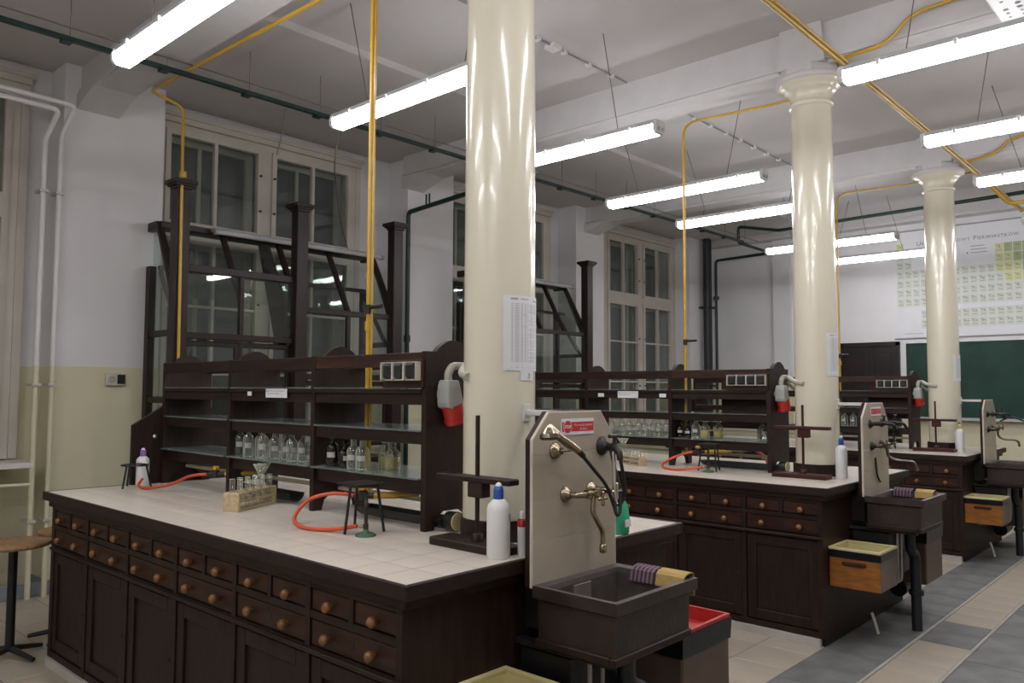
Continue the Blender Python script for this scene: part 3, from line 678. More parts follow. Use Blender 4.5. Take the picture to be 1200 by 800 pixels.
# sockets on the top rail
def sockets(k, n, x1, label):
    y = .642+k*S; ww = .074; x0 = x1-n*ww
    t = thing('socket_strip', label, 'socket', ((x0+x1)/2, y, 1.60), 'socket strips on the shelf rails')
    MB().bbox((x0-.03, y-.014, 1.54), (x1+.01, y+.012, 1.66), .003).build('backing_board', 'red_wood', t)
    for i in range(n):
        a = x0+i*ww
        fr = MB().bbox((a+.006, y-.040, 1.572), (a+ww-.003, y-.012, 1.579), .002).bbox((a+.006, y-.040, 1.647), (a+ww-.003, y-.012, 1.651), .001).bbox((a, y-.055, 1.572), (a+.009, y-.012, 1.651), .003).bbox((a+ww-.004, y-.045, 1.573), (a+ww-.0005, y-.012, 1.650), .001).build('frame', 'socket_frame', t)
        MB().bbox((a+.010, y-.052, 1.580), (a+ww-.005, y-.014, 1.646), .010).build('flap', 'socket_dark', t)
sockets(0, 3, -.655-.01, 'three dark flap sockets in cream frames on the nearest shelf rail')
sockets(1, 4, -.655-.01, 'four dark flap sockets in cream frames on the middle shelf rail')
sockets(2, 4, -.655-.01, 'four dark flap sockets in cream frames on the farthest shelf rail')

# red industrial plug hanging from the end upright
def plug(k, label):
    yo = k*S; x = -.60
    t = thing('power_plug', label, 'plug', (x, .73+yo, 1.40), 'red and grey plugs hanging on the shelf ends')
    MB().tube([(CX-.03, CY-.146+yo, 1.585), (CX-.12, CY-.10+yo, 1.60), (x+.02, .80+yo, 1.635), (x, .745+yo, 1.635), (x, .72+yo, 1.60), (x, .725+yo, 1.565)], .017, 10, .05).build('cable', 'cable', t)
    MB().tube([(CX-.10, CY-.10+yo, 1.585), (CX-.15, CY-.02+yo, 1.55), (x+.05, .84+yo, 1.545), (x+.0, .83+yo, 1.60)], .012, 8, .04).build('cable', 'cable', t)
    b = MB().prism([(x-.035, .69+yo), (x+.035, .69+yo), (x+.035, .77+yo), (x-.035, .77+yo)], 'z', 1.565, 1.570)
    b = MB(); vs = []
    for z, h, dy in ((1.575, .030, 0), (1.545, .036, 0), (1.46, .052, .015), (1.44, .052, .02)):
        for sx, sy in ((-1,-1),(1,-1),(1,1),(-1,1)): vs.append((x+sx*min(h, .035), .728+dy+sy*h+yo, z-.02*sy*(h > .05)))
    b.add(vs, [(3,2,1,0)]+[(4*r+i, 4*r+(i+1) % 4, 4*r+4+(i+1) % 4, 4*r+4+i) for r in range(3) for i in range(4)]+[(12,13,14,15)]).build('housing', 'plug_grey', t, bevel=.006)
    MB().cyl((x, .745+yo, 1.47), (x, .77+yo, 1.395), .046, .043, 18).build('plug_head', 'red', t)
    MB().cyl((x, .763+yo, 1.415), (x, .768+yo, 1.40), .048, .048, 18).build('rim', 'red', t)
    MB().box((x-.05, .70+yo, 1.50), (x-.034, .76+yo, 1.53)).build('holder', 'plug_grey', t)
plug(0, 'red and grey industrial plug hanging beside the nearest column')
plug(1, 'red and grey industrial plug hanging beside the middle column')
plug(2, 'red and grey industrial plug hanging beside the farthest column')

# card labels on shelf edges
def card(x, z, w_, h_, yo, label, text):
    y = .632+yo
    t = thing('shelf_card', label, 'label', (x, y, z), None)
    MB().box((x-w_/2, y-.003, z-h_/2), (x+w_/2, y-.001, z+h_/2)).build('card', 'paper', t)
    if text:
        m_ = MB()
        for i, f_ in enumerate((.8, .55)): m_.box((x-w_*.42, y-.0035, z+h_*(.22-.3*i)), (x-w_*.42+w_*f_, y-.003, z+h_*(.30-.3*i)))
        m_.box((x-w_*.46, y-.0035, z+h_*.12), (x-w_*.40, y-.003, z+h_*.38)); m_.build('print', 'ink_soft', t)
card(-1.785, 1.513, .20, .045, 0, 'white printed card hanging on the nearest shelf edge', True)
card(-2.05, 1.510, .04, .022, 0, 'small white tag left of the printed card on the nearest shelf', False)
card(-1.86, 1.50, .20, .055, S, 'white printed card on the middle shelf edge', True)
card(-2.13, 1.495, .06, .03, S, 'small white tag left of the card on the middle shelf', False)
card(-1.53, 1.495, .06, .03, S, 'small white tag right of the card on the middle shelf', False)

# ------------------------------------------------------------------ bottles
def bottle(name, x, y, z, r, h, material, label, group, stopper=None, paper=True, liquid=None, ball=False):
    t = thing(name, label, 'bottle', (x, y, z), group); nk = r*.42
    prof = [(r*.9, 0), (r, .006), (r, h*.55), (r*.88, h*.62), (nk*1.05, h*.70), (nk, h*.73), (nk, h*.92), (nk*1.5, h*.935), (nk*1.5, h*.96), (nk*.8, h*.965)]
    MB().lathe(prof, (x, y, z), 14).build('body', material, t)
    d = (CAM-Vector((x, y, z))); a = math.atan2(d.y, d.x)+random.uniform(-.5, .5)
    if paper: MB().arc_sheet((x, y), r+.0005, a-.6, a+.6, z+h*.27, z+h*.43, .0008, 6).build('paper_label', 'old_paper', t)
    if liquid: MB().lathe([(r*.85, .004), (r*.93, .008), (r*.93, h*.42), (.001, h*.42)], (x, y, z), 14).build('liquid', liquid, t)
    if stopper:
        if ball: MB().lathe([(nk*.7, h*.93), (nk*.8, h*.97), (nk*1.25, h*1.02), (nk*1.1, h*1.07), (.001, h*1.09)], (x, y, z), 12).build('stopper', stopper, t)
        else: MB().lathe([(nk*.75, h*.93), (nk*1.0, h*.97), (nk*1.5, h*.98), (nk*1.5, h*1.01), (.001, h*1.02)], (x, y, z), 12).build('stopper', stopper, t)
    return t
ORD = ['first', 'second', 'third', 'fourth', 'fifth', 'sixth', 'seventh', 'eighth', 'ninth', 'tenth']
ZS = 1.168
b2 = [(-2.275, .705, .155), (-2.165, .695, .155), (-2.085, .72, .15), (-2.005, .69, .152), (-1.905, .70, .145), (-1.84, .73, .14), (-1.74, .70, .145), (-1.665, .72, .15), (-1.585, .75, .14)]
for i, (x, y, h) in enumerate(b2):
    bottle('reagent_bottle', x, y, ZS, .0285, h*1.12, 'bottle_glass', '%s clear glass bottle from the left on the nearest shelf' % ORD[i], 'clear bottles on the nearest shelf', 'bottle_glass' if i != 7 else 'cork', True, ball=(i == 4))
o = MB().prism([(-1.545, ZS), (-1.50, ZS), (-1.508, ZS+.13), (-1.535, ZS+.13)], 'y', .70, .705).build('leaning_card', 'paper'); tag(o, 'white card leaning at the right end of the clear bottle row', 'card')
bottle('amber_bottle', -1.37, .69, ZS, .033, .160, 'amber', 'tall almost black bottle on the nearest shelf', 'dark bottles on the nearest shelf', 'amber', True, ball=True)
bottle('amber_bottle', -1.285, .70, ZS, .034, .125, 'amber', 'short almost black bottle with wide label on the nearest shelf', 'dark bottles on the nearest shelf', 'amber', True)
bottle('reagent_bottle', -1.205, .69, ZS, .030, .150, 'bottle_glass', 'clear flat-stoppered bottle right of the dark bottles on the nearest shelf', 'clear bottles on the nearest shelf', 'bottle_glass', True)
bottle('reagent_bottle', -1.135, .69, ZS, .032, .150, 'bottle_glass', 'clear round-stoppered bottle right of the dark bottles on the nearest shelf', 'clear bottles on the nearest shelf', 'bottle_glass', True, ball=True)
bottle('yellow_bottle', -1.13, .82, ZS, .034, .125, 'bottle_glass', 'left bottle of pale yellow liquid on the nearest shelf', 'yellow liquid bottles on the nearest shelf', 'bottle_glass', False, 'yellow_liquid')
bottle('yellow_bottle', -1.055, .80, ZS, .036, .13, 'bottle_glass', 'right bottle of pale yellow liquid on the nearest shelf', 'yellow liquid bottles on the nearest shelf', 'bottle_glass', False, 'yellow_liquid')
o = MB().lathe([(.014, 0), (.015, .005), (.015, .05), (.010, .055)], (-2.345, .70, ZS), 12).lathe([(.004, .055), (.004, .11)], (-2.345, .70, ZS), 8).build('red_dropper', 'red'); tag(o, 'small red dropper at the shelf upright left of the clear bottles', 'dropper')
for i, x in enumerate((-2.09, -2.0, -1.91, -1.835, -1.76, -1.69, -1.63, -1.575)):
    bottle('reagent_bottle', x, S+.72+.03*(i % 2), ZS, .031, .16-.01*(i % 3 == 1), 'bottle_glass', '%s clear glass bottle from the left on the middle shelf' % ORD[i], 'clear bottles on the middle shelf', 'bottle_glass', True)
bottle('amber_bottle', -1.43, S+.72, ZS, .032, .135, 'amber', 'left dark bottle on the middle shelf', 'dark bottles on the middle shelf', 'amber', True)
bottle('amber_bottle', -1.355, S+.71, ZS, .030, .125, 'amber', 'right dark bottle on the middle shelf', 'dark bottles on the middle shelf', 'amber', True)
bottle('reagent_bottle', -1.285, S+.71, ZS, .033, .165, 'bottle_glass', 'clear labelled bottle beside the dark bottles on the middle shelf', 'clear bottles on the middle shelf', 'bottle_glass', True)
bottle('yellow_bottle', -1.205, S+.71, ZS, .035, .15, 'bottle_glass', 'left pale yellow bottle on the middle shelf', 'yellow liquid bottles on the middle shelf', 'bottle_glass', False, 'yellow_liquid')
bottle('yellow_bottle', -1.13, S+.78, ZS, .035, .15, 'bottle_glass', 'right pale yellow bottle on the middle shelf', 'yellow liquid bottles on the middle shelf', 'bottle_glass', False, 'yellow_liquid')
bottle('reagent_bottle', -.78, S+.80, ZS, .033, .16, 'bottle_glass', 'clear labelled bottle between the middle shelf end and its column', 'clear bottles on the middle shelf', 'bottle_glass', True)
for i, x in enumerate((-1.42, -1.33, -1.24, -1.15)):
    bottle('reagent_bottle', x, 2*S+.70, ZS, .033, .16, 'bottle_glass' if i else 'amber', '%s bottle from the left on the farthest shelf' % ORD[i], 'bottles on the farthest shelf', 'bottle_glass', True)

# ================================================================== BENCH-TOP OBJECTS
def tube_rack(x, y, ang, label, n=5, funnels=True, empty=False, s=1.):
    t = thing('test_tube_rack', label, 'rack', (x, y, H), 'test tube racks'); 
    L_, D_, h_ = .32*s, .085*s, .085*s
    def A(a, b, nm, m_): return MB().bbox((x+a[0], y+a[1], H+a[2]), (x+b[0], y+b[1], H+b[2]), .002).build(nm, m_, t)
    # rack runs along local x, then turned
    for sx in (-1, 1): A((sx*L_/2-.008, -D_/2, 0), (sx*L_/2+.008, D_/2, h_), 'end_plate', 'pale_wood')
    A((-L_/2, -D_/2, 0), (L_/2, D_/2, .010), 'bottom_board', 'pale_wood')
    for z in (.042*s, .082*s):
        for yy in (-D_/2+.006, 0, D_/2-.006): A((-L_/2, yy-.006, z), (L_/2, yy+.006, z+.009), 'slat', 'pale_wood')
        for i in range(n+1): A((-L_/2+L_*i/n-.004, -D_/2, z), (-L_/2+L_*i/n+.004, D_/2, z+.009), 'slat', 'pale_wood')
    for i in range(n):
        for yy in (-D_/4, D_/4):
            xx = -L_/2+L_*(i+.5)/n
            MB().lathe([(.002, .012), (.011, .02), (.0135, .03), (.0135, .148*s), (.016, .151*s), (.012, .151*s)], (x+xx, y+yy, H), 10).build('test_tube', 'bottle_glass', t)
    if funnels:
        for xx in (.105, .145):
            MB().lathe([(.004, .06), (.005, .15), (.032, .20), (.034, .202), (.031, .202), (.004, .155)], (x+xx, y+D_/4, H), 12).build('funnel', 'bottle_glass', t)
    t.rotation_euler.z = ang
    return t
tube_rack(-1.79, .505, R(118), 'pale wooden test tube rack with glass tubes and two funnels', s=1.)
tube_rack(-1.70, S+.47, R(158), 'pale wooden test tube rack standing on the middle bench', s=.75, funnels=True)

def tripod(x, y, label, s=1., rot=0, top='square'):
    t = thing('tripod_stand', label, 'tripod', (x, y, H), 'black burner tripods'); h = .195*s
    if top == 'square': MB().bbox((x-.075, y-.075, H+h), (x+.075, y+.075, H+h+.006), .002).build('gauze', 'iron', t)
    m_ = MB(); n = 20
    m_.tube([(x+.07*math.cos(2*PI*i/n), y+.07*math.sin(2*PI*i/n), H+h-.004) for i in range(n+1)], .005, 6); m_.build('ring', 'black', t)
    for i in range(3):
        a = rot+2*PI*i/3; MB().tube([(x+.065*math.cos(a), y+.065*math.sin(a), H+h-.004), (x+.095*math.cos(a), y+.095*math.sin(a), H+.002)], .006, 8).build('leg', 'black', t)
    return t
tripod(-.845, .47, 'black tripod with wire gauze standing over the nearest burner', rot=R(-80))
tripod(-3.0, .43, 'black tripod at the far end of the nearest bench', s=.7, rot=R(-60), top='')
tripod(-1.02, S+.46, 'black tripod with gauze on the middle bench', rot=R(-40))
tripod(-.85, 2*S+.62, 'black tripod on the farthest bench', rot=R(-40))

def burner(x, y, label):
    t = thing('gas_burner', label, 'burner', (x, y, H), 'gas burners on the benches')
    MB().lathe([(.042, 0), (.042, .006), (.030, .012), (.012, .018), (.010, .03)], (x, y, H), 20).build('base', 'burner_green', t)
    MB().lathe([(.010, .02), (.011, .045), (.007, .05), (.007, .10), (.012, .105), (.012, .13), (.008, .132), (.008, .165), (.010, .17)], (x, y, H), 14).build('barrel', 'iron', t)
    MB().cyl((x-.03, y-.008, H+.035), (x, y, H+.035), .006).build('inlet', 'brass', t)
def hose(pts, label, k=.0085):
    P = [Vector(p) for p in pts]; Q = []
    for i in range(len(P)-1):
        p0, p1, p2, p3 = P[max(i-1, 0)], P[i], P[i+1], P[min(i+2, len(P)-1)]
        for s in range(6):
            u = s/6; Q.append(.5*((2*p1)+(p2-p0)*u+(2*p0-5*p1+4*p2-p3)*u*u+(3*p1-p0-3*p2+p3)*u**3))
    Q.append(P[-1]); o = MB().tube(Q, k, 10).build('gas_hose', 'rubber_orange'); return tag(o, label, 'hose', 'orange gas hoses')
def gas_tap(x, y, z, ang, label):
    t = thing('gas_tap', label, 'valve', (x, y, z), 'yellow gas taps under the shelves')
    d = Vector((math.cos(ang), math.sin(ang), 0))
    p = Vector((x, y, z))
    MB().cyl(p-d*.0, p+d*.09, .014).build('body', 'iron', t); MB().lathe([(.02, -.02), (.02, .02)], p+d*.05, 12).build('body_block', 'iron', t)
    MB().bbox((p.x+d.x*.05-.016, p.y+d.y*.05-.016, z+.022), (p.x+d.x*.05+.016, p.y+d.y*.05+.016, z+.045), .006).build('knob', 'yellow_plastic' if 0 else 'gas_yellow', t)
    e = MB().tube([p, p-d*.09+Vector((0, 0, .004)), p-d*.2+Vector((0, 0, .01))], [.013, .016, .011], 8); e.build('handle', 'gas_yellow', t)
    MB().cyl((p.x, p.y, z), (p.x, CY+round((y-CY)/S)*S, 1.05), .009).build('feed_pipe', 'iron', t)
    return t
burner(-.755, .425, 'green based gas burner under the nearest tripod')
gas_tap(-1.00, .655, 1.065, R(-140), 'yellow handled gas tap above the nearest burner')
hose([(-1.07, .60, 1.065), (-1.13, .52, 1.075), (-1.205, .45, 1.045), (-1.185, .37, .98), (-1.06, .33, .96), (-.93, .37, .960), (-.80, .415, .985)], 'orange hose looping from tap to the nearest burner')
gas_tap(-2.35, .66, 1.06, R(-135), 'yellow gas tap at the far end of the nearest bench')
hose([(-2.42, .59, 1.06), (-2.52, .54, 1.045), (-2.66, .49, .99), (-2.84, .44, .96), (-2.955, .44, .965), (-2.985, .475, 1.0)], 'orange hose trailing to the far tripod on the nearest bench')
gas_tap(-1.72, .93, 1.075, R(45), 'yellow gas tap on the far side of the nearest shelf')
hose([(-1.66, .98, 1.06), (-1.58, 1.02, 1.03), (-1.50, 1.0, 1.02), (-1.42, .97, 1.04)], 'red orange hose behind the nearest shelf')
burner(-1.0, S+.38, 'green based gas burner on the middle bench')
gas_tap(-1.15, S+.60, 1.075, R(-150), 'yellow gas tap above the burner of the middle bench')
hose([(-1.22, S+.56, 1.075), (-1.30, S+.50, 1.05), (-1.37, S+.40, 1.0), (-1.34, S+.33, .965), (-1.2, S+.31, .96), (-1.04, S+.37, .985)], 'orange hose looping on the middle bench')
gas_tap(-1.0, S+.98, 1.075, R(45), 'yellow gas tap on the far side of the middle shelf')
hose([(-.95, S+1.03, 1.07), (-.9, S+1.06, 1.04), (-.86, S+1.04, .98)], 'orange hose behind the middle shelf')
hose([(-.98, 2*S+.55, 1.05), (-.92, 2*S+.52, 1.04), (-.84, 2*S+.55, 1.0)], 'orange hose on the farthest bench')
burner(-.86, 2*S+.56, 'gas burner on the farthest bench')

def trough(yo, xa, xb, label, cap=True):
    t = thing('drain_trough', label, 'trough', ((xa+xb)/2, CY+yo, H), 'black drain troughs under the shelves'); z = H+.052; y = CY+yo-.06
    n = 10; r = .05; prof = [(y+r*math.cos(PI+PI*i/n), z+r*.9*math.sin(PI+PI*i/n)) for i in range(n+1)]+[(y+(r-.008)*math.cos(PI+PI*(n-i)/n), z+(r-.008)*.9*math.sin(PI+PI*(n-i)/n)) for i in range(n+1)]
    MB().prism(prof, 'x', xa+.05, xb).build('channel', 'black', t)
    m_ = MB().lathe([(.001, -.045), (.03, -.038), (.044, -.02), (.05, 0)], (0, 0, 0), 14)
    m_.v = [(xa+.05+min(0, a[0])*1.2, y+a[1], z+min(0, a[2])*.9) for a in m_.v]
    m_.build('spoon_end', 'black', t)
    if cap:
        MB().cyl((xb, y, z-.01), (xb+.05, y, z-.01), .040).build('end_cap', 'black', t); MB().cyl((xb+.045, y, z-.01), (xb+.055, y, z-.01), .037).build('end_disc', 'bin_yellow', t)
    return t
trough(0, -1.22, -.60, 'black drain trough lying under the right bay of the nearest shelf')
trough(0, -2.42, -1.75, 'black drain trough lying under the left bays of the nearest shelf', False)
trough(S, -1.25, -.62, 'black drain trough lying under the middle shelf')

def clamp_stand(x, y, zarm, label, wd='stand_red', big=1.):
    t = thing('funnel_stand', label, 'stand', (x, y, H), 'dark funnel stands with a wooden arm'); w_ = .135*big
    MB().bbox((x-.20, y-.06, H), (x+.17, y+.06, H+.03), .004).build('base', wd, t)
    MB().lathe([(.022, .03), (.022, .055), (.012, .06)], (x, y, H), 12).build('foot_boss', wd, t)
    MB().cyl((x, y, H+.03), (x, y, H+.49), .0085 if big > .9 else .008).build('rod', wd, t)
    MB().bbox((x-.20, y-.028, zarm), (x+.185, y+.028, zarm+.022), .004).build('arm', wd, t)
    MB().bbox((x-.03, y-.025, zarm-.055), (x+.045, y+.025, zarm), .004).build('clamp_block', wd, t)
    for xx in (-.15, .14): MB().lathe([(.019, .0225), (.013, .0225), (.013, .022)], (x+xx, y, zarm), 12).build('arm_hole', 'black', t)
    return t
clamp_stand(-.245, .545, 1.195, 'dark wooden funnel stand in front of the nearest column', 'dark_wood')
clamp_stand(-.355, S+.50, 1.275, 'reddish wooden funnel stand in front of the middle column')
clamp_stand(-.385, 2*S+.50, 1.245, 'reddish wooden funnel stand in front of the farthest column')

def wash_bottle(x, y, r, h, cap, label, nozzle='white_plastic', body='white_plastic', pump=False):
    t = thing('wash_bottle', label, 'bottle', (x, y, H), 'plastic wash bottles on the benches')
    MB().lathe([(r*.93, 0), (r, .006), (r, h*.78), (r*.9, h*.86), (r*.55, h*.93), (r*.40, h*.95)], (x, y, H), 24).build('body', body, t)
    MB().lathe([(r*.44, h*.94), (r*.44, h*1.08), (r*.36, h*1.15), (r*.2, h*1.16)], (x, y, H), 20).build('cap', cap, t)
    MB().lathe([(r*.30, h*1.13), (r*.28, h*1.18), (r*.12, h*1.21), (.001, h*1.215)], (x, y, H), 14).build('nozzle', nozzle, t)
    a = R(18); MB().arc_sheet((x, y), r+.0004, a, a+.3, H+h*.60, H+h*.72, .0006, 4).build('print', 'ink', t)
    return t
wash_bottle(-.085, .49, .041, .215, 'blue', 'white plastic bottle with blue cap on the nearest bench corner')
wash_bottle(-.16, S+.66, .038, .235, 'blue', 'white plastic bottle with blue cap on the middle bench')
wash_bottle(-.20, 2*S+.60, .040, .235, 'yellow_plastic', 'white plastic bottle with yellow cap on the farthest bench', 'black')
wash_bottle(-3.085, .515, .038, .185, 'purple', 'white plastic bottle with purple cap at the far end of the nearest bench')
t = thing('glass_vial', 'small vial with red ring behind the splashback of the nearest bench', 'vial', (-.055, .580, H))
MB().lathe([(.015, 0), (.016, .004), (.016, .115), (.011, .125)], (-.055, .580, H), 12).build('body', 'white_plastic', t); MB().lathe([(.0165, .10), (.0165, .125), (.010, .128)], (-.055, .580, H), 12).build('ring', 'red', t); MB().lathe([(.008, .125), (.009, .15), (.003, .155)], (-.055, .580, H), 12).build('tip', 'white_plastic', t)
t = thing('soap_bottle', 'green soap bottle standing behind the splashback of the nearest bench', 'bottle', (-.03, 1.18, H))
m_ = MB().lathe([(.030, 0), (.034, .006), (.036, .06), (.030, .10), (.020, .125), (.014, .135)], (0, 0, 0), 18); m_.v = [(-.04+a[0]*.75, 1.18+a[1], H+a[2]) for a in m_.v]; m_.build('body', 'green_soap', t)
MB().lathe([(.013, .133), (.013, .155), (.006, .158), (.005, .175)], (-.04, 1.18, H), 12).build('cap', 'black', t)
MB().bbox((-.014, 1.16, H+.03), (-.011, 1.20, H+.06), .001).build('label', 'paper', t)
o = MB().lathe([(.02, 0), (.03, .01), (.028, .028), (.012, .036), (.001, .037)], (-.06, S+.80, H), 14).build('sponge', 'sponge'); tag(o, 'small pale sponge beside the white bottle of the middle bench', 'sponge')

# ================================================================== SPLASHBACKS, SINKS, TAPS
SO = [0, 3.2, 6.40]
NM = ['nearest', 'middle', 'farthest']
def splash(k):
    yo = SO[k]; y0, y1 = .506+yo, .996+yo; z0, z1 = .865, 1.46
    t = thing('splashback', 'cream tiled splashback with cut corners behind the %s sink' % NM[k], 'splashback', (.03, (y0+y1)/2, z0), 'tiled splashbacks at the bench ends')
    def oct_(za, zb, e=0):
        P = [(y0+e, z0), (y1-e, z0), (y1-e, 1.345), (.90+yo, z1-e), (.595+yo, z1-e), (y0+e, 1.365)]
        # clip polygon to za..zb
        out = []
        for lim, sg in ((za, 1), (zb, -1)):
            src = out if out else P; res = []
            for i in range(len(src)):
                a, b = src[i], src[(i+1) % len(src)]; ia, ib = sg*(a[1]-lim) >= -1e-9, sg*(b[1]-lim) >= -1e-9
                if ia: res.append(a)
                if ia != ib:
                    u = (lim-a[1])/(b[1]-a[1]); res.append((a[0]+(b[0]-a[0])*u, lim))
            out = res
        return out
    MB().prism(oct_(z0, z1), 'x', .026, .046).build('backing_board', 'dark_wood_v', t)
    MB().prism(oct_(z0, z1, .001), 'x', .046, .0568).build('grout', 'panel_grout', t)
    rows = [z0, 1.018, 1.159, 1.31, z1]
    for i in range(4): MB().prism(oct_(rows[i]+.0015, rows[i+1]-.0015, .006), 'x', .051, .058).build('wall_tile', 'panel_tile', t)
    # white bar that ties the panel to the column
    MB().bbox((CX+.14, CY+k*S-.010, 1.435), (.026, CY+k*S+.010, 1.457), .003).build('tie_bar', 'white_paint', t); MB().bbox((CX+.143, CY+k*S-.022, 1.41), (CX+.152, CY+k*S+.022, 1.48), .003).build('tie_plate', 'white_paint', t)
    MB().box((-.055, .6+yo, .70), (.026, .64+yo, .9)).build('bracket', 'iron', t); MB().box((-.055, .86+yo, .70), (.026, .90+yo, .9)).build('bracket', 'iron', t)
    if k < 2:
        s = MB().box((.058, .66+yo, 1.374), (.0605, .852+yo, 1.432)).build('stop_sign', 'paper', t, label='white and red STOP sign')
        MB().box((.0605, .664+yo, 1.386), (.0612, .850+yo, 1.420)).build('red_band', 'stop_red', s)
        if k == 0:
            o8 = [(.695+yo+.0255*math.cos(PI/8+i*PI/4), 1.403+.0255*math.sin(PI/8+i*PI/4)) for i in range(8)]
            MB().prism(o8, 'x', .0612, .0618).build('octagon_edge', 'paper', s)
            o8 = [(.695+yo+.0232*math.cos(PI/8+i*PI/4), 1.403+.0232*math.sin(PI/8+i*PI/4)) for i in range(8)]
            MB().prism(o8, 'x', .0618, .0622).build('octagon', 'stop_red', s)
        m_ = MB(); put_text(m_, 'STOP', .0155 if k == 0 else .011, lambda a, b: (.0625, .695+yo+a, 1.398+b), 'CENTER', .0006)
        put_text(m_, 'Nie wrzucać odpadów', .0118, lambda a, b: (.0625, .786+yo+a, 1.405+b), 'CENTER'); put_text(m_, 'do zlewu', .0118, lambda a, b: (.0625, .786+yo+a, 1.391+b), 'CENTER')
        m_.build('lettering', 'paper', s)
for k in range(3): splash(k)

def sink(k):
    yo = SO[k]; y0, y1, x0, x1 = .505+yo, .995+yo, .06, .408; zt, zr, zb = .875, .836, .70
    t = thing('stone_sink', 'dark stone trough sink at the end of the %s bench' % NM[k], 'sink', (.235, .75+yo, 0), 'stone sinks at the bench ends')
    def ring(a, b, c, d, z): return [(a, c, z), (b, c, z), (b, d, z), (a, d, z)]
    w_ = .032; m_ = MB()
    vs = ring(x0+.01, x1-.025, y0+.022, y1-.022, zb)+ring(x0+.008, x1-.022, y0+.02, y1-.02, zr-.012)+ring(x0, x1, y0, y1, zr)+ring(x0, x1, y0, y1, zt)
    fs = [(3,2,1,0)]+[(4*r+i, 4*r+(i+1) % 4, 4*r+4+(i+1) % 4, 4*r+4+i) for r in range(3) for i in range(4)]
    m_.add(vs, fs); m_.build('trough', 'stone_sink', t)
    m_ = MB(); vs = ring(x0, x1, y0, y1, zt)+ring(x0+.03, x1-w_, y0+w_, y1-w_, zt-.004)+ring(x0+.035, x1-w_-.008, y0+w_+.008, y1-w_-.008, zt-.02)+ring(x0+.05, x1-w_-.03, y0+w_+.03, y1-w_-.03, zb+.035)
    fs = [(4*r+i, 4*r+(i+1) % 4, 4*r+4+(i+1) % 4, 4*r+4+i) for r in range(3) for i in range(4)]+[(12, 13, 14, 15)]
    m_.add(vs, fs); m_.build('basin', 'stone_rim', t)
    m_ = MB(); 
    for a, b in (((x0, y0+.012), (x1-.042, y0+.035)), ((x0, y1-.035), (x1-.042, y1-.012)), ((x1-.042, y0+.012), (x1-.018, y1-.012))): m_.bbox((a[0], a[1], .672), (b[0], b[1], .70), .004)
    m_.build('support_frame', 'dark_wood', t)
    MB().box((-.056, y0+.04, .655), (x1-.06, y0+.08, .672)).build('bracket', 'iron', t); MB().box((-.056, y1-.08, .655), (x1-.06, y1-.04, .672)).build('bracket', 'iron', t)
    MB().lathe([(.03, .64), (.04, .70)], (.235, .80+yo, 0), 14).build('drain', 'iron', t)
    MB().tube([(.235, .80+yo, .66), (.235, .80+yo, .52), (.235, .90+yo, .47), (.245, .98+yo-.11, .44), (.247, .87+yo, 0.0)], .032, 12, .06).build('drain_pipe', 'black_pipe', t)
    MB().cyl((.247, .87+yo, .225), (.247, .87+yo, .255), .045).build('pipe_collar', 'black_pipe', t)
    MB().bbox((-.05, .56+yo, .36), (.19, .94+yo, .652), .01).build('trap_box', 'black', t)
    for j, q in enumerate((.62, .69)): MB().tube([(.215, q+yo, .67), (.215, q+yo, .33), (-.04, q+yo+.02, .28)], .008, 8, .04).build('supply_pipe', 'tube_grey', t)
    if k: MB().tube([(.07, .56+yo, .14), (.085, .57+yo, .08), (.10, .58+yo, .01)], .010, 8).build('hose_end', 'white_paint', t)
    return t
for k in range(3): sink(k)

def cross_handle(mb, p, ax, r=.022):
    p = Vector(p)
    for d in ((0, 1, 0), (0, 0, 1), (0, -1, 0), (0, 0, -1)):
        d = Vector(d); mb.tube([p, p+d*r], [.005, .0065], 8); mb.lathe([(.001, -.007), (.006, -.004), (.0075, 0), (.006, .004), (.001, .007)], p+d*(r+.003), 8)
def rose(mb, x, y, z, r=.026): mb.lathe([(r, 0), (r, .004), (r*.85, .012), (r*.5, .022), (r*.42, .03)], (x, y, z), 20, 'x')
# shower mixer on the nearest splashback
t = thing('shower_mixer', 'brass wall mixer with swan spout and hand shower over the nearest sink', 'tap', (.06, .75, 1.165))
for a_ in ((.685, 1.165, .030), (.835, 1.172, .028)):
    m_ = MB(); rose(m_, .058, *a_); m_.build('wall_rose', 'brass', t)
m_ = MB(); m_.tube([(.088, .685, 1.165), (.11, .69, 1.165), (.118, .71, 1.165), (.12, .86, 1.168)], .0115, 12, .02); m_.cyl((.12, .725, 1.166), (.12, .75, 1.166), .0155); m_.cyl((.12, .77, 1.166), (.12, .80, 1.166), .0175); m_.tube([(.088, .835, 1.172), (.12, .835, 1.170)], .0115); m_.build('mixer_body', 'brass', t)
m_ = MB(); cross_handle(m_, (.158, .775, 1.150), 'x', .018); m_.cyl((.12, .775, 1.160), (.158, .775, 1.150), .008); m_.build('handle', 'brass', t)
m_ = MB(); cross_handle(m_, (.155, .865, 1.168), 'x', .022); m_.cyl((.12, .865, 1.168), (.155, .865, 1.168), .008); m_.build('handle', 'chrome', t)
MB().tube([(.12, .770, 1.155), (.122, .762, 1.10), (.126, .768, 1.083), (.132, .803, 1.033), (.133, .808, 1.015), (.133, .808, .972)], .0092, 12, .03).build('spout', 'brass', t)
MB().lathe([(.0125, 0), (.0135, .01), (.0125, .028), (.010, .03)], (.133, .808, .952), 14).build('spout_tip', 'brass', t)
m_ = MB(); rose(m_, .058, .626, 1.322, .031); m_.tube([(.085, .626, 1.322), (.11, .65, 1.325), (.125, .672, 1.330)], .005, 8, .01); m_.build('hand_shower_holder', 'brass', t)
m_ = MB(); 
hd = Vector((.135, .507, 1.372)); el = Vector((.128, .672, 1.322))
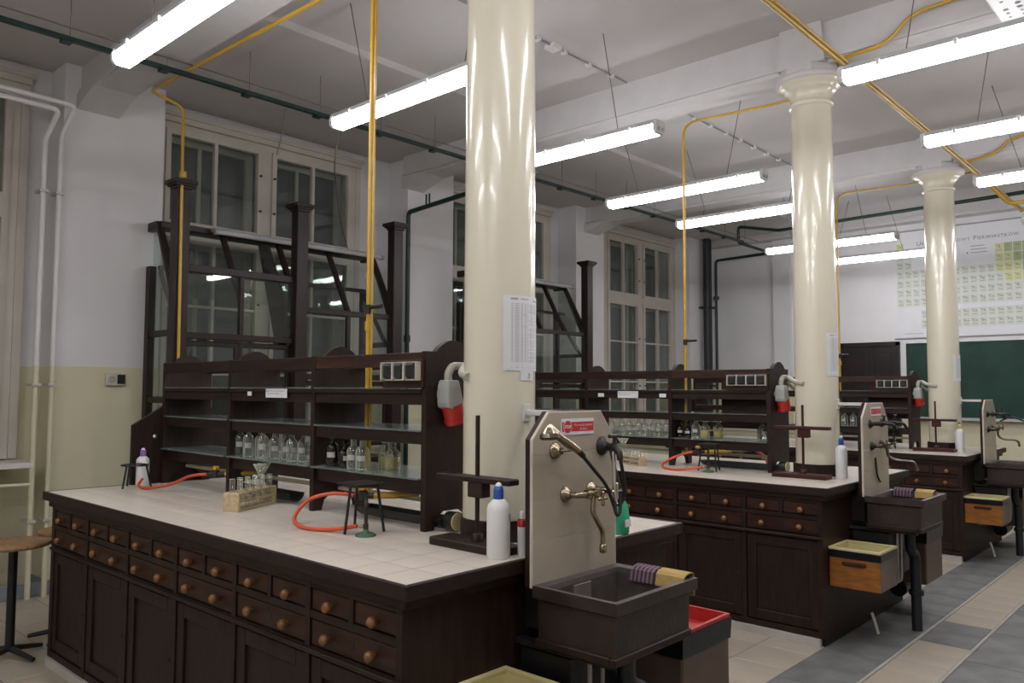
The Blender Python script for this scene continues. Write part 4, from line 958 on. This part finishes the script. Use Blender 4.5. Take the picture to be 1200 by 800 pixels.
m_.tube([Vector((.130, .548, 1.385)), Vector((.130, .575, 1.368)), Vector((.128, .62, 1.347)), el], [.011, .014, .016, .012], 14); 
m_.build('shower_grip', 'brass', t)
nz = Vector((.15, -.1, -1)).normalized(); m_ = MB(); m_.cyl(hd, hd-nz*.014, .035, .034, 20); m_.cyl(hd-nz*.014, hd-nz*.036, .034, .018, 20); m_.cyl(hd-nz*.034+Vector((0, .0, 0)), Vector((.131, .552, 1.387)), .016, .011, 14); m_.build('shower_head', 'brass', t)
m_ = MB().cyl(hd, hd+nz*.002, .031, .031, 20); m_.build('spray_face', 'iron', t)
MB().tube([el, (.128, .70, 1.303)], [.013, .0105], 12).build('hose_joint', 'iron', t)
def spline(P, n=7):
    P = [Vector(p) for p in P]; Q = []
    for i in range(len(P)-1):
        p0, p1, p2, p3 = P[max(i-1, 0)], P[i], P[i+1], P[min(i+2, len(P)-1)]
        for s in range(n):
            u = s/n; Q.append(.5*((2*p1)+(p2-p0)*u+(2*p0-5*p1+4*p2-p3)*u*u+(3*p1-p0-3*p2+p3)*u**3))
    return Q+[P[-1]]
MB().tube(spline([(.128, .69, 1.308), (.13, .76, 1.25), (.135, .825, 1.19), (.15, .85, 1.12), (.165, .85, 1.085), (.165, .87, 1.10), (.15, .89, 1.17), (.12, .90, 1.25), (.10, .905, 1.31)]), .0066, 10).build('shower_hose', 'iron', t)
m_ = MB()
P = spline([(.14, .865, 1.31), (.15, .855, 1.24), (.155, .85, 1.17), (.152, .865, 1.12), (.14, .89, 1.165)], 8)
m_.tube(P, .0065, 10)
for i in range(0, len(P)-1, 1): m_.cyl(P[i], P[i]+(P[i+1]-P[i])*.35, .0078, n=8)
m_.build('chrome_hose', 'chrome', t)
t = thing('wall_tap', 'dark iron tap at the right edge of the nearest splashback', 'tap', (.06, .915, 1.315), 'single taps on the splashbacks')
m_ = MB(); rose(m_, .058, .905, 1.325, .036); m_.build('wall_rose', 'iron', t)
m_ = MB().tube([(.085, .905, 1.322), (.12, .89, 1.322), (.145, .875, 1.320), (.165, .868, 1.305), (.168, .868, 1.28)], [.014, .018, .016, .013, .011], 12); m_.cyl((.135, .880, 1.32), (.135, .880, 1.362), .012, .006); m_.build('body', 'iron', t)
MB().cyl((.135, .846, 1.366), (.135, .906, 1.366), .007).build('handle', 'iron', t)
MB().tube(spline([(.168, .868, 1.285), (.168, .885, 1.23), (.165, .90, 1.17), (.155, .89, 1.12), (.145, .87, 1.12)]), .0068, 10).build('hose', 'black', t)
def tap_pair(k):
    yo = SO[k]
    for j, (y, nm) in enumerate(((.64, 'left'), (.86, 'right'))):
        t = thing('wall_tap', '%s upper iron tap on the %s splashback' % (nm, NM[k]), 'tap', (.06, y+yo, 1.32), 'single taps on the splashbacks')
        m_ = MB(); rose(m_, .058, y+yo, 1.325, .030); m_.build('wall_rose', 'iron', t)
        m_ = MB().tube([(.085, y+yo, 1.325), (.14, y+yo+.05, 1.325), (.17, y+yo+.10, 1.32), (.18, y+yo+.13, 1.285)], [.013, .017, .014, .010], 12, .02); m_.cyl((.13, y+yo+.05, 1.325), (.13, y+yo+.05, 1.37), .010, .006); m_.build('body', 'iron', t)
        MB().cyl((.13, y+yo+.02, 1.375), (.13, y+yo+.08, 1.375), .006).build('handle', 'iron', t)
    t = thing('wall_mixer', 'dull metal mixer with long swan spout over the %s sink' % NM[k], 'tap', (.06, .75+yo, 1.18), 'swan spout mixers')
    for a_ in ((.66+yo, 1.18, .030), (.84+yo, 1.185, .03)):
        m_ = MB(); rose(m_, .058, *a_); m_.build('wall_rose', 'iron', t)
    m_ = MB().tube([(.085, .66+yo, 1.18), (.11, .68+yo, 1.18), (.11, .86+yo, 1.185), (.085, .84+yo, 1.185)], .0125, 12, .02); m_.cyl((.11, .74+yo, 1.18), (.11, .82+yo, 1.18), .018); m_.build('mixer_body', 'aged_metal', t)
    for y in (.69, .85):
        m_ = MB(); cross_handle(m_, (.145, y+yo, 1.195), 'x', .018); m_.cyl((.11, y+yo, 1.185), (.145, y+yo, 1.195), .008); m_.build('handle', 'aged_metal', t)
    MB().tube([(.112, .79+yo, 1.17), (.115, .80+yo, 1.11), (.15, .81+yo, 1.085), (.255, .83+yo, 1.08), (.275, .835+yo, 1.06), (.278, .835+yo, 1.02)], .010, 12, .03).build('spout', 'aged_metal', t)
    if k == 1:
        MB().tube(spline([(.062, .72+yo, 1.10), (.066, .73+yo, 1.0), (.067, .76+yo, .96), (.067, .79+yo, .94)]), .006, 8).build('cord', 'iron', t)
    else:
        MB().tube(spline([(.12, .86+yo, 1.25), (.2, .92+yo, 1.29), (.32, .95+yo, 1.24), (.37, .95+yo, 1.10), (.36, .95+yo, .98), (.35, .95+yo, .90)]), .008, 8).build('hose', 'black', t)
for k in (1, 2): tap_pair(k)

# cloths on the sink rims
def cloth(x0, x1, y, yo, label, m1, m2=None, drop=.06):
    t = thing('wiping_cloth', label, 'cloth', ((x0+x1)/2, y+yo, .875), 'cloths folded over the sink rims'); n = 12
    prof = [(y-.055, .84), (y-.045, .878), (y-.03, .888), (y, .892), (y+.02, .888), (y+.028, .87), (y+.03, .87-drop)]
    for i in range(n if m2 else 1):
        a = x0+(x1-x0)*i/(n if m2 else 1); b = x0+(x1-x0)*(i+1)/(n if m2 else 1)
        w1, w2 = random.uniform(-.003, .003), random.uniform(-.003, .003)
        outer = [(p[0]+yo, p[1]) for p in prof]; inner = [(p[0]+yo-(.004 if j > 4 else (-.004 if j < 2 else 0)), p[1]-.005) for j, p in enumerate(prof)][::-1]
        MB().prism(outer+inner, 'x', a, b).build('stripe' if m2 else 'sheet', (m1 if i % 2 else m2) if m2 else m1, t)
    return t
cloth(.165, .268, .985, 0, 'dark striped cloth over the far rim of the nearest sink', 'cloth', 'cloth_pale')
cloth(.272, .385, .985, 0, 'yellow cloth over the far rim of the nearest sink', 'sponge')
cloth(.10, .22, .985, SO[1], 'dark striped cloth over the far rim of the middle sink', 'cloth', 'cloth_pale')
cloth(.235, .345, .985, SO[1], 'yellow cloth over the far rim of the middle sink', 'sponge')
cloth(.30, .40, .985, SO[2], 'yellow cloth over the far rim of the farthest sink', 'sponge')
o = MB().bbox((.112, .66, .745), (.118, .76, .858), .002).build('sink_card', 'box_side'); o.rotation_euler = (0, 0, 0); tag(o, 'small greyish board standing inside the nearest sink', 'card')

# waste boxes hung at the bench ends
def waste_box(k, label):
    yo = SO[k]; x0, x1, y0, y1, z0, z1 = -.052, .245, .20+yo, .495+yo, .35, .545
    t = thing('waste_box', label, 'waste box', ((x0+x1)/2, (y0+y1)/2, z0), 'orange wooden waste boxes')
    MB().bbox((x0, y0, z0), (x1, y0+.016, z1), .003).build('front_board', 'orange_wood', t)
    MB().bbox((x0, y0+.016, z0), (x0+.014, y1, z1), .002).bbox((x1-.014, y0+.016, z0), (x1, y1, z1), .002).bbox((x0+.014, y1-.014, z0), (x1-.014, y1, z1), .002).box((x0+.014, y0+.016, z0), (x1-.014, y1-.014, z0+.012)).build('side_boards', 'box_side', t)
    MB().bbox((x0+.08, y0-.02, z1-.055), (x1-.08, y0, z1-.035), .004).build('handle', 'red_wood', t)
    a, b, c, d = x0-.004, x1+.004, y0-.004, y1+.004; e = .02
    def frame(z_0, z_1, o_, i_, nm, m_):
        M = MB(); vs = []
        for z in (z_0, z_1):
            for q in (o_, i_):
                vs += [(a-q, c-q, z), (b+q, c-q, z), (b+q, d+q, z), (a-q, d+q, z)]
        f_ = []
        for i in range(4):
            j = (i+1) % 4; f_ += [(i, j, 8+j, 8+i), (4+j, 4+i, 12+i, 12+j), (8+i, 8+j, 12+j, 12+i), (j, i, 4+i, 4+j)]
        M.add(vs, f_).build(nm, m_, t, bevel=.004)
    frame(.528, .575, .003, -.006, 'black_liner', 'black_liner')
    frame(.572, .588, .002, -.018, 'bin_rim', 'bin_yellow')
    M = MB(); r0 = [(a+.016, c+.016), (b-.016, c+.016), (b-.016, d-.016), (a+.016, d-.016)]; r1 = [(a+.03, c+.03), (b-.03, c+.03), (b-.03, d-.03), (a+.03, d-.03)]
    M.add([(p[0], p[1], .586) for p in r0]+[(p[0], p[1], .37) for p in r1], [(i, (i+1) % 4, 4+(i+1) % 4, 4+i) for i in range(4)]+[(4, 5, 6, 7)]).build('bin_inside', 'bin_yellow', t)
    MB().box((-.056, y0+.05, z0+.03), (x0, y1-.05, z0+.06)).build('hanger', 'iron', t)
waste_box(0, 'waste box with yellow rim at the lower edge of the photo')
waste_box(1, 'orange wooden waste box hung beside the middle sink')
waste_box(2, 'orange wooden waste box hung beside the farthest sink')
def side_bin(k, label, inner):
    yo = SO[k]; x0, x1, y0, y1, z0, z1 = -.045, .222, 1.20+yo, 1.58+yo, .0, .595
    zb = .22
    t = thing('waste_bin', label, 'bin', ((x0+x1)/2, (y0+y1)/2, zb), 'brown bins under the sinks')
    MB().bbox((x0, y0, zb), (x1, y1, .55), .008).build('body', 'bin_brown', t)
    M = MB(); vs = []
    for z, q in ((.50, .004), (.585, .008), (.585, -.008)): vs += [(x0-q, y0-q, z), (x1+q, y0-q, z), (x1+q, y1+q, z), (x0-q, y1+q, z)]
    M.add(vs, [(4*r+i, 4*r+(i+1) % 4, 4*r+4+(i+1) % 4, 4*r+4+i) for r in range(2) for i in range(4)]).build('black_liner', 'black_liner', t)
    M = MB(); vs = []
    for z, q in ((.575, 0), (.600, .004), (.600, -.012), (.552, -.03)): vs += [(x0-q, y0-q, z), (x1+q, y0-q, z), (x1+q, y1+q, z), (x0-q, y1+q, z)]
    M.add(vs, [(4*r+i, 4*r+(i+1) % 4, 4*r+4+(i+1) % 4, 4*r+4+i) for r in range(3) for i in range(4)]+[(12, 13, 14, 15)]).build('inner_bin', inner, t)
    MB().box((-.056, y0+.08, .35), (x0, y1-.08, .40)).build('hanger', 'iron', t)
    MB().cyl((x0+.06, y0+.06, zb-.06), (x0+.06, y1-.05, zb-.05), .06).build('bottom_roll', 'black', t)
side_bin(0, 'brown bin with black liner and red inner rim right of the nearest sink', 'red')
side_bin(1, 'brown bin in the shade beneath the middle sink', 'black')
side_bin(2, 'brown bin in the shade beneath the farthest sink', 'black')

# ================================================================== NOTICES ON COLUMNS
def notice(k, label, z0=1.61, z1=1.905, a0=R(-41.7), a1=R(39)):
    c = (CX, CY+k*S); r = .1475; t = thing('paper_notice', label, 'notice', (c[0]+r, c[1], z0), 'printed sheets taped to the columns')
    MB().arc_sheet(c, r, a0, a1, z0, z1, .0008, 14).build('sheet', 'paper', t)
    m_ = MB(); rr = r+.0011; h = (z1-z0)/.295
    def seg(u0, u1, za, zb):
        A0, A1 = a0+(a1-a0)*u0, a0+(a1-a0)*u1; m_.arc_sheet(c, rr-.0003, A0, A1, z0+za*h, z0+zb*h, .0003, max(2, int((A1-A0)/.15)))
    for i in range(44):
        zz = .262-i*.0053; u1 = random.choice([.88, .86, .8, .9]); 
        if i % 9 == 8: u1 = random.uniform(.4, .6)
        seg(.16, .50, zz, zz+.0021); seg(.53, u1, zz, zz+.0021)
    seg(.15, .30, .278, .286); seg(.36, .56, .280, .285); seg(.72, .9, .276, .283); seg(.15, .42, .012, .014); seg(.6, .9, .010, .013)
    m_.build('print', 'ink_soft', t)
    return t
notice(0, 'printed sheet taped to the nearest column')
notice(1, 'printed sheet taped to the middle column', 1.64, 1.935)
notice(2, 'printed sheet taped to the farthest column', 1.64, 1.90)
t = thing('number_label', 'white label with the number 3 on the nearest column', 'label', (CX+.148, CY, 1.57))
MB().arc_sheet((CX, CY), .1475, R(-13), R(17), 1.572, 1.610, .0008, 6).build('sheet', 'paper', t)
m_ = MB(); put_text(m_, '3', .028, lambda a, b: (CX+.1487*math.cos(R(5)+a/.1487), CY+.1487*math.sin(R(5)+a/.1487), 1.581+b), 'CENTER', .0006); m_.build('number', 'ink', t)

# ================================================================== FAR WALL
t = thing('blackboard', 'long green blackboard on the far wall', 'blackboard', (.2, YF, 1.16))
MB().box((-1.70, YF-.03, 1.17), (2.3, YF-.002, 2.21)).build('writing_surface', 'board_green', t)
for a, b in (((-1.72, 1.15), (2.32, 1.175)), ((-1.72, 2.205), (2.32, 2.225)), ((-1.72, 1.15), (-1.70, 2.225)), ((2.30, 1.15), (2.32, 2.225)), ((.3, 1.17), (.32, 2.21))): MB().box((a[0], YF-.04, a[1]), (b[0], YF-.002, b[1])).build('board_frame', 'plug_grey' if a[1] < 1.16 and b[1] < 1.2 else 'board_green', t)
MB().bbox((-1.6, YF-.11, 1.135), (2.2, YF-.03, 1.15), .003).build('chalk_ledge', 'plug_grey', t)
struct(MB().box((-3.70, YF-.07, 0), (-3.42, YF, 3.965)).build('trim_6', 'wall'))
# dark door / cupboard recess
o = bpy.data.objects.new('door_1', None); COL.objects.link(o); o.location = (-2.23, YF, 0); struct(o)
F = MB().box((-2.66, YF-.05, 0), (-2.61, YF-.002, 2.25)).box((-1.86, YF-.05, 0), (-1.81, YF-.002, 2.25)).box((-2.66, YF-.05, 2.20), (-1.81, YF-.002, 2.26)); F.build('door_frame', 'dark_cabinet', o)
for a, b in ((-2.61, -2.24), (-2.23, -1.86)):
    d = MB().bbox((a, YF-.035, .02), (b, YF-.006, 2.2), .003).bbox((a+.06, YF-.042, 1.1), (b-.06, YF-.03, 2.1), .01).bbox((a+.06, YF-.042, .15), (b-.06, YF-.03, 1.0), .01).build('door_leaf', 'dark_cabinet', o)
MB().cyl((-2.27, YF-.035, 1.05), (-2.27, YF-.09, 1.05), .01).cyl((-2.27, YF-.085, 1.05), (-2.36, YF-.085, 1.05), .009).build('door_handle', 'brass', o)
# periodic table
px0, px1, pz0, pz1 = -1.84, .85, 2.30, 3.86; yp = YF-.012
t = thing('periodic_table', 'large printed periodic table poster above the blackboard', 'poster', ((px0+px1)/2, YF, pz0))
MB().box((px0, YF-.012, pz0), (px1, YF-.002, pz1)).build('sheet', 'paper', t)
MB().cyl((px0-.03, YF-.014, pz0), (px1+.03, YF-.014, pz0), .010).build('bottom_rod', 'ink_soft', t); MB().cyl((px0-.03, YF-.014, pz1), (px1+.03, YF-.014, pz1), .010).build('top_rod', 'ink_soft', t)
cw, ch = .105, .134; zH = 3.62; xH = -1.775
sy = MB(); sm_ = MB()
for row, line in EL.items():
    for c_, e in enumerate(line.split(',')):
        if not e: continue
        x = xH+c_*cw; z = zH-(row-1)*ch
        if row > 7: z += ch*.62
        nonm = e in 'H,C,N,O,F,P,S,Cl,Se,Br,I'.split(','); semi = e in 'B,Al,Si,Ge,As,Sb,Te,Ga,Sn'.split(',') or c_ == 17
        key = 'cell_olive' if nonm and c_ > 12 else ('cell_yellow' if nonm or semi else 'cell_green')
        MB().box((x-cw/2+.004, yp-.0006, z-ch/2+.004), (x+cw/2-.004, yp, z+ch/2-.004)).build('cell', key, t)
        put_text(sy, e, .05, lambda a, b: (x+a, yp-.0012, z+.004+b), 'CENTER')
        sm_.box((x-.03, yp-.0012, z-.032), (x+.028, yp-.0006, z-.022))
        sm_.box((x-.045, yp-.0012, z+.032), (x-.02, yp-.0006, z+.042))
sy.build('symbols', 'ink', t, kind='stuff'); sm_.build('small_print', 'ink_soft', t, kind='stuff')
m_ = MB(); xx = -1.55
for word in ('Układ', 'Okresowy', 'Pierwiastków'):
    for i, ch_ in enumerate(word):
        s_ = .085 if i == 0 else .064
        vs, fs = text_mesh(ch_ if i == 0 else ch_.upper(), s_); wdt = max(v[0] for v in vs)
        m_.add([(xx+v[0], yp-.0012, 3.63+v[1]) for v in vs], fs); xx += wdt+.007
    xx += .03
m_.build('title', 'ink', t)
m_ = MB()
for i, wd in enumerate((.17, .19, .20)): m_.box((-.86, yp-.0012, 3.54-i*.045), (-.86+wd, yp, 3.548-i*.045))
m_.lathe([(.012, 0), (.001, .0005)], (-.90, yp-.001, 3.455), 10, 'y'); m_.build('legend', 'ink', t)
m_ = MB(); m_.box((px0+.1, yp-.0012, pz0+.06), (px0+.35, yp, pz0+.068)); m_.build('imprint', 'ink_soft', t)
# ceiling projector whose underside shows at the upper right
t = thing('projector', 'white ceiling projector with dark slots at the upper right corner', 'projector', (1.17, 3.2, 3.6))
MB().bbox((.925, 2.95, 3.60), (1.42, 3.50, 3.73), .012).build('case', 'white_plastic', t)
m_ = MB(); random.seed(3)
for i in range(7):
    for j in range(9):
        x, y = .985+.065*i, 3.0+.056*j; s_ = random.choice([.008, .012, .015])
        if random.random() < .45: m_.box((x-s_, y-s_, 3.5985), (x+s_, y+s_, 3.601))
        elif random.random() < .7: m_.lathe([(s_, -.0015), (s_*.7, -.0015), (s_*.7, .001)], (x, y, 3.6), 12)
m_.build('slots', 'ink', t)
MB().cyl((1.17, 3.2, 3.73), (1.17, 3.2, ZC), .025).build('mount', 'white_plastic', t)
MB().cyl((1.05, 3.50, 3.665), (1.05, 3.53, 3.665), .045).build('lens', 'black', t)

# ================================================================== STOOLS
def stool(x, y, h, r, label, a0=0):
    t = thing('lab_stool', label, 'stool', (x, y, 0), 'round stools behind the nearest bench')
    MB().lathe([(r*.9, h-.028), (r, h-.022), (r, h-.006), (r*.97, h), (.001, h)], (x, y, 0), 28).build('seat', 'seat_wood', t)
    MB().cyl((x, y, .05), (x, y, h-.028), .024).build('pole', 'black', t)
    MB().lathe([(.05, h-.04), (.09, h-.028)], (x, y, 0), 14).build('seat_plate', 'black', t)
    for i in range(4):
        a = a0+i*PI/2; MB().tube([(x, y, .06), (x+.2*math.cos(a), y+.2*math.sin(a), .022)], [.018, .013], 8).build('foot', 'black', t)
stool(-3.37, -.08, .655, .19, 'round wooden stool with black pole at the left edge', R(20))
stool(-3.55, .26, .665, .16, 'round wooden stool half hidden behind the nearest bench corner', R(50))
